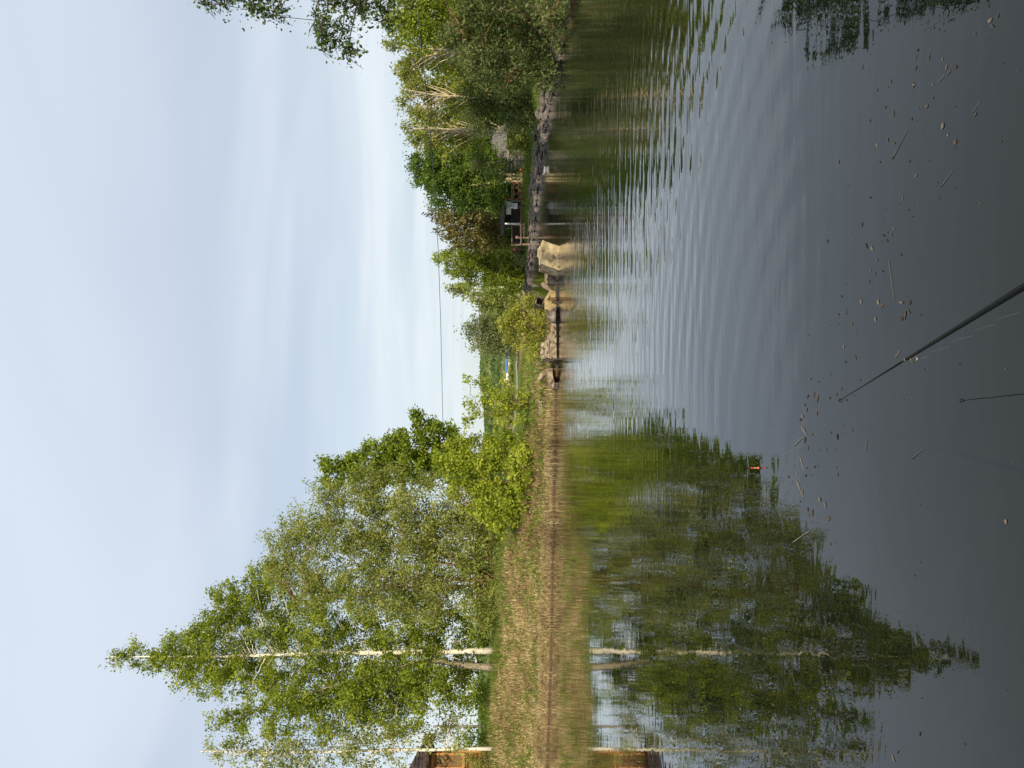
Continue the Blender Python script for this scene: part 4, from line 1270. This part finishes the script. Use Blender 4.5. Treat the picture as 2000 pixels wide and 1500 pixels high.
# loose curled line hanging below the rod
q = np.linspace(0, 1, 90)
line = gc + (endp + dirv * .2 + below * .03 - gc) * q[:, None] + below * (.012 + .05 * np.sin(q * math.pi) + .006 * np.sin(q * 62))[:, None] + side[None, :] * (.02 * np.sin(q * math.pi))[:, None] * -1 + dirv * (.006 * np.cos(q * 62))[:, None]
LINE = plain('pale_line', (.13, .135, .13), .5)
g = G(); g.tube(line, .00022, 4); g.build('loose_line', LINE, o)

# float
fd = 1950 / 484.0
fp = np.array([(750 - 914) * fd / F, fd, 0.0])
sc_ = .92 * fd / F
o = thing('fishing_float', 'red-tipped fishing float with black and orange body floating upright on calm water', 'fishing float', fp)
RED = plain('fluorescent_red', (.62, .045, .05), .4); FOR = plain('fluorescent_orange', (.68, .10, .03), .4); BLK = plain('black_gloss', (.012, .012, .012), .25); PIN = plain('pale_stem', (.55, .50, .22), .4)
zc = lambda x: (1484 - x) * sc_
g = G(); g.lathe([(.0003, zc(1464.5)), (.0032, zc(1465.2)), (.0036, zc(1467)), (.0032, zc(1470))], fp, 12); g.build('antenna_tip', RED, o, smooth=True)
g = G(); g.lathe([(.0022, zc(1470)), (.0022, zc(1476.5))], fp, 10); g.build('antenna', PIN, o, smooth=True)
g = G(); g.lathe([(.0022, zc(1476.5)), (.0048, zc(1479)), (.0066, zc(1481.8))], fp, 14); g.build('upper_body', FOR, o, smooth=True)
g = G(); g.lathe([(.0066, zc(1481.8)), (.0074, zc(1483.2)), (.0062, zc(1485)), (.0042, zc(1486))], fp, 14); g.build('lower_body', BLK, o, smooth=True)
g = G(); g.lathe([(.0042, zc(1486)), (.003, zc(1487.5)), (.0012, zc(1488))], fp, 12); g.build('reflected_ring', RED, o, smooth=True)  # red ring shaped after the body's reflection in the water
g = G(); g.tube(np.array([fp + [0, 0, zc(1488)], fp + [.0005, 0, zc(1502)]]), .0010, 8); g.build('keel', STEEL, o, smooth=True)
g = G(); g.tube(np.array([fp + [.004, 0, zc(1485)], fp + [.008, -.002, zc(1486.5)], fp + [.004, 0, zc(1487)]]), .0007, 5); g.build('line_eye', BLK, o)

# ------------------------------------------------------------------ floating leaf litter
DEAD = [noisy('dead_leaf_%s' % nm, [(.3, tuple(.3 * c for c in col)), (.7, tuple(.6 * c for c in col))], scale=40, rough=.7) for nm, col in
        (('tan', (.17, .13, .09)), ('brown', (.10, .065, .045)), ('pale', (.32, .27, .20)), ('dark', (.03, .027, .022)))]


def leaf_mesh(k):
    r = np.random.default_rng(200 + k)
    nn_ = 11
    an = np.linspace(0, 2 * math.pi, nn_, endpoint=False)
    rad = np.abs(np.cos(an / 2)) * .5 + .5 + r.uniform(-.38, .30, nn_)
    X = np.cos(an) * rad; Y = np.sin(an) * rad * r.uniform(.4, .75)
    Z = .10 * r.uniform(-.2, 1, nn_) + .04
    me = bpy.data.meshes.new('floating_leaf')
    V = [(0, 0, .0)] + [(x, y, z) for x, y, z in zip(X, Y, Z)]
    V2 = V + [(x, y, z - .05) for x, y, z in V]
    n1 = len(V)
    fs = [(0, i, i % nn_ + 1) for i in range(1, nn_ + 1)] + [(n1, n1 + i % nn_ + 1, n1 + i) for i in range(1, nn_ + 1)] + [(i, n1 + i, n1 + i % nn_ + 1, i % nn_ + 1) for i in range(1, nn_ + 1)]
    me.from_pydata(V2, [], fs)
    return me


lm = []
for k in range(12):
    me = leaf_mesh(k)
    me.materials.append(DEAD[(0, 0, 1, 2, 1, 0, 2, 0, 3, 0, 1, 3)[k]])
    lm.append(me)


def wpt(x, y):
    dd = 1950 / (x - 1000.0)
    return (750 - y) * dd / F, dd


def drop_leaf(x, y, px, k):
    X, Y = wpt(x, y)
    ob = bpy.data.objects.new('floating_leaf', lm[k])
    ob.location = (X, Y, .0015)
    s = px * Y / F * .36
    ob.scale = (s * random.uniform(1., 1.6), s, s * .5)
    ob.rotation_euler = (random.uniform(-.05, .05), random.uniform(-.05, .05), random.uniform(0, 6.3))
    COL.objects.link(ob)
    tag(ob, 'small dead leaf or scrap drifting on the near water', 'leaf', 'dead leaves drifting on the water')


big = [(1721, 598, 26), (1716, 592, 16), (1768, 618, 26), (1774, 606, 22), (1762, 622, 18), (1760, 590, 20), (1778, 590, 16), (1664, 632, 14), (1670, 698, 14), (1682, 588, 14), (1590, 772, 15), (1597, 776, 20), (1577, 775, 14), (1596, 806, 16),
       (1643, 760, 12), (1634, 771, 10), (1586, 849, 12), (1573, 858, 18), (1578, 874, 16), (1572, 790, 12), (1576, 800, 12), (1567, 812, 14), (1563, 820, 12),
       (1600, 975, 16), (1611, 984, 16), (1587, 1001, 20), (1578, 994, 16), (1586, 1002, 14), (1620, 1012, 22), (1568, 958, 16), (1563, 962, 14), (1557, 924, 12),
       (1903, 66, 15), (1937, 50, 20), (1935, 40, 16), (1853, 142, 16), (1812, 207, 18), (1842, 244, 20), (1865, 278, 22), (1905, 225, 14), (1785, 165, 14), (1784, 170, 12),
       (1713, 282, 12), (1955, 276, 8), (1792, 98, 12), (1790, 110, 14), (1965, 1020, 16), (1852, 265, 9), (1850, 30, 14), (1950, 30, 12), (1790, 1240, 14), (1745, 1480, 22), (1752, 1470, 18), (1797, 1432, 12), (1622, 1062, 10), (1628, 1365, 14), (1635, 1390, 16), (1640, 1420, 14)]
for x, y, px in big:
    drop_leaf(x, y, px, random.choice((0, 1, 2, 3, 5, 6, 7, 9, 10)))
for k in range(105):
    t_ = random.random()
    bx = 1560 + 260 * t_ + random.gauss(0, 26 + 22 * t_)
    by = 1010 - 960 * t_ + random.gauss(0, 40)
    if bx > 1985 or by < 5: continue
    drop_leaf(bx, by, random.uniform(4, 11) if random.random() < .75 else random.uniform(10, 15), random.randrange(12))
for k in range(90):
    bx, by = random.uniform(1500, 1990), random.uniform(5, 1495)
    drop_leaf(bx, by, random.uniform(3, 6), random.choice((3, 6, 8, 11, 0, 8)))

TWIG = noisy('wet_twig', [(.3, (.07, .055, .042)), (.7, (.18, .15, .115))], scale=30)
PTWIG = noisy('pale_twig', [(.3, (.15, .13, .10)), (.7, (.30, .27, .21))], scale=30)
for x0_, y0_, x1_, y1_, w, mt, txt in [(1782, 897, 1804, 877, 4.5, TWIG, 'short straight brown stick drifting alone left of the rod tip reflection'),
                                       (1743, 311, 1771, 256, 5, TWIG, 'long dark twig drifting at the right of the near water'),
                                       (1553, 871, 1568, 854, 5, PTWIG, 'pale stick in the leaf litter left of the float line'),
                                       (1566, 832, 1577, 850, 5, PTWIG, 'bent pale stick tip leading into the leaf litter right of the other stick'),
                                       (1556, 937, 1569, 971, 4, PTWIG, 'thin long pale twig among scraps below the float'),
                                       (1563, 893, 1570, 918, 4, PTWIG, 'short yellowish twig closest to the float'),
                                       (1548, 1060, 1580, 1038, 6, PTWIG, 'flat pale splinter of wood floating over the birch reflection'),
                                       (1736, 510, 1747, 590, 2.5, TWIG, 'thin stem drifting right of the rod near the big leaf clump'),
                                       (1749, 699, 1757, 686, 3.5, PTWIG, 'tiny straight straw beside the rod guide ring'),
                                       (1691, 878, 1694, 858, 3.5, TWIG, 'short upright-looking twig between float and lone stick'),
                                       (1838, 365, 1862, 333, 4, TWIG, 'forked brown twig drifting right of the rod'),
                                       (1832, 162, 1845, 147, 3.5, PTWIG, 'small pale twig near the overhanging tree reflection'),
                                       (1835, 40, 1800, 60, 2.5, TWIG, 'thin dark twig at the right edge of the near water'),
                                       (1900, 220, 1914, 200, 2.5, PTWIG, 'fine straw beside a pale leaf at the right of the near water')]:
    a, b_ = wpt(x0_, y0_), wpt(x1_, y1_)
    A_, B_ = np.array([a[0], a[1], .002]), np.array([b_[0], b_[1], .002])
    r_ = w * A_[1] / F * .16
    mid = (A_ + B_) / 2 + np.array([random.gauss(0, .003), random.gauss(0, .004), .001])
    g = G(); g.tube(bez(A_, mid, B_, 7), np.linspace(r_, r_ * .55, 7), 7)
    tag(g.build('floating_stick', mt, smooth=True), txt, 'stick')

# ------------------------------------------------------------------ light, sky, camera
EL, AZ = math.radians(33), math.radians(20)      # sun behind the camera, to its right
to_sun = Vector((math.sin(AZ) * math.cos(EL), -math.cos(AZ) * math.cos(EL), math.sin(EL)))
sun = bpy.data.lights.new('sun', 'SUN')
sun.energy = 4.6
sun.angle = math.radians(.6)
sun.color = (1.0, .87, .68)
so = bpy.data.objects.new('sun', sun)
so.rotation_euler = to_sun.to_track_quat('Z', 'Y').to_euler()
so.location = (20, -30, 40)
COL.objects.link(so)

wd = bpy.data.worlds.new('World')
SC.world = wd
wd.use_nodes = True
nt = wd.node_tree
bg = nt.nodes['Background']
sky = N(nt, 'ShaderNodeTexSky', sky_type='NISHITA')
sky.sun_disc = False
sky.sun_elevation = EL
sky.sun_rotation = math.pi - AZ
sky.air_density = 1.0
sky.dust_density = 1.2
tc = N(nt, 'ShaderNodeTexCoord')
# thin high cloud: streaks that flatten towards the horizon
sx = N(nt, 'ShaderNodeSeparateXYZ'); nt.links.new(tc.outputs['Generated'], sx.inputs[0])
dz = N(nt, 'ShaderNodeMath', operation='MAXIMUM'); dz.inputs[1].default_value = .06; nt.links.new(sx.outputs['Z'], dz.inputs[0])
ux = N(nt, 'ShaderNodeMath', operation='DIVIDE'); nt.links.new(sx.outputs['X'], ux.inputs[0]); nt.links.new(dz.outputs[0], ux.inputs[1])
uy = N(nt, 'ShaderNodeMath', operation='DIVIDE'); nt.links.new(sx.outputs['Y'], uy.inputs[0]); nt.links.new(dz.outputs[0], uy.inputs[1])
cb = N(nt, 'ShaderNodeCombineXYZ'); nt.links.new(ux.outputs[0], cb.inputs[0]); nt.links.new(uy.outputs[0], cb.inputs[1])
mp = N(nt, 'ShaderNodeMapping'); mp.inputs['Scale'].default_value = (.34, .50, 1); mp.inputs['Location'].default_value = (3.1, 1.7, 0); mp.inputs['Rotation'].default_value = (0, 0, .15)
nt.links.new(cb.outputs[0], mp.inputs[0])
cn = N(nt, 'ShaderNodeTexNoise'); cn.inputs['Scale'].default_value = 1.0; cn.inputs['Detail'].default_value = 3; cn.inputs['Roughness'].default_value = .5; cn.inputs['Distortion'].default_value = .6
nt.links.new(mp.outputs[0], cn.inputs['Vector'])
cr = N(nt, 'ShaderNodeMapRange', interpolation_type='SMOOTHSTEP')
nt.links.new(cn.outputs['Fac'], cr.inputs[0])
for i, v in zip((1, 2, 3, 4), (.28, .74, .55, .95)):
    cr.inputs[i].default_value = v
mix = N(nt, 'ShaderNodeMixRGB')
nt.links.new(cr.outputs[0], mix.inputs[0])
nt.links.new(sky.outputs[0], mix.inputs[1])
up_ = N(nt, 'ShaderNodeMapRange', interpolation_type='SMOOTHSTEP')
nt.links.new(sx.outputs['Z'], up_.inputs[0])
for i, v in zip((1, 2, 3, 4), (.06, .50, 0, 1)):
    up_.inputs[i].default_value = v
cc = N(nt, 'ShaderNodeMixRGB')
cc.inputs[1].default_value = (7.6, 8.25, 8.7, 1)
cc.inputs[2].default_value = (6.95, 7.65, 8.75, 1)
nt.links.new(up_.outputs[0], cc.inputs[0]); nt.links.new(cc.outputs[0], mix.inputs[2])
nt.links.new(mix.outputs[0], bg.inputs['Color'])
bg.inputs['Strength'].default_value = .10

cam = bpy.data.cameras.new('camera')
cam.sensor_width = 36
cam.lens = 36 * F / 2000
cam.clip_end = 6000
cam.clip_start = .05
co = bpy.data.objects.new('camera', cam)
co.matrix_world = Matrix(((0, 1, 0, 0), (0, 0, -1, 0), (-1, 0, 0, H), (0, 0, 0, 1)))   # held on its side: world up is picture left
COL.objects.link(co)
SC.camera = co
SC.view_settings.view_transform = 'Standard'
SC.view_settings.look = 'None'
SC.view_settings.exposure = 0.16
SC.view_settings.gamma = 1
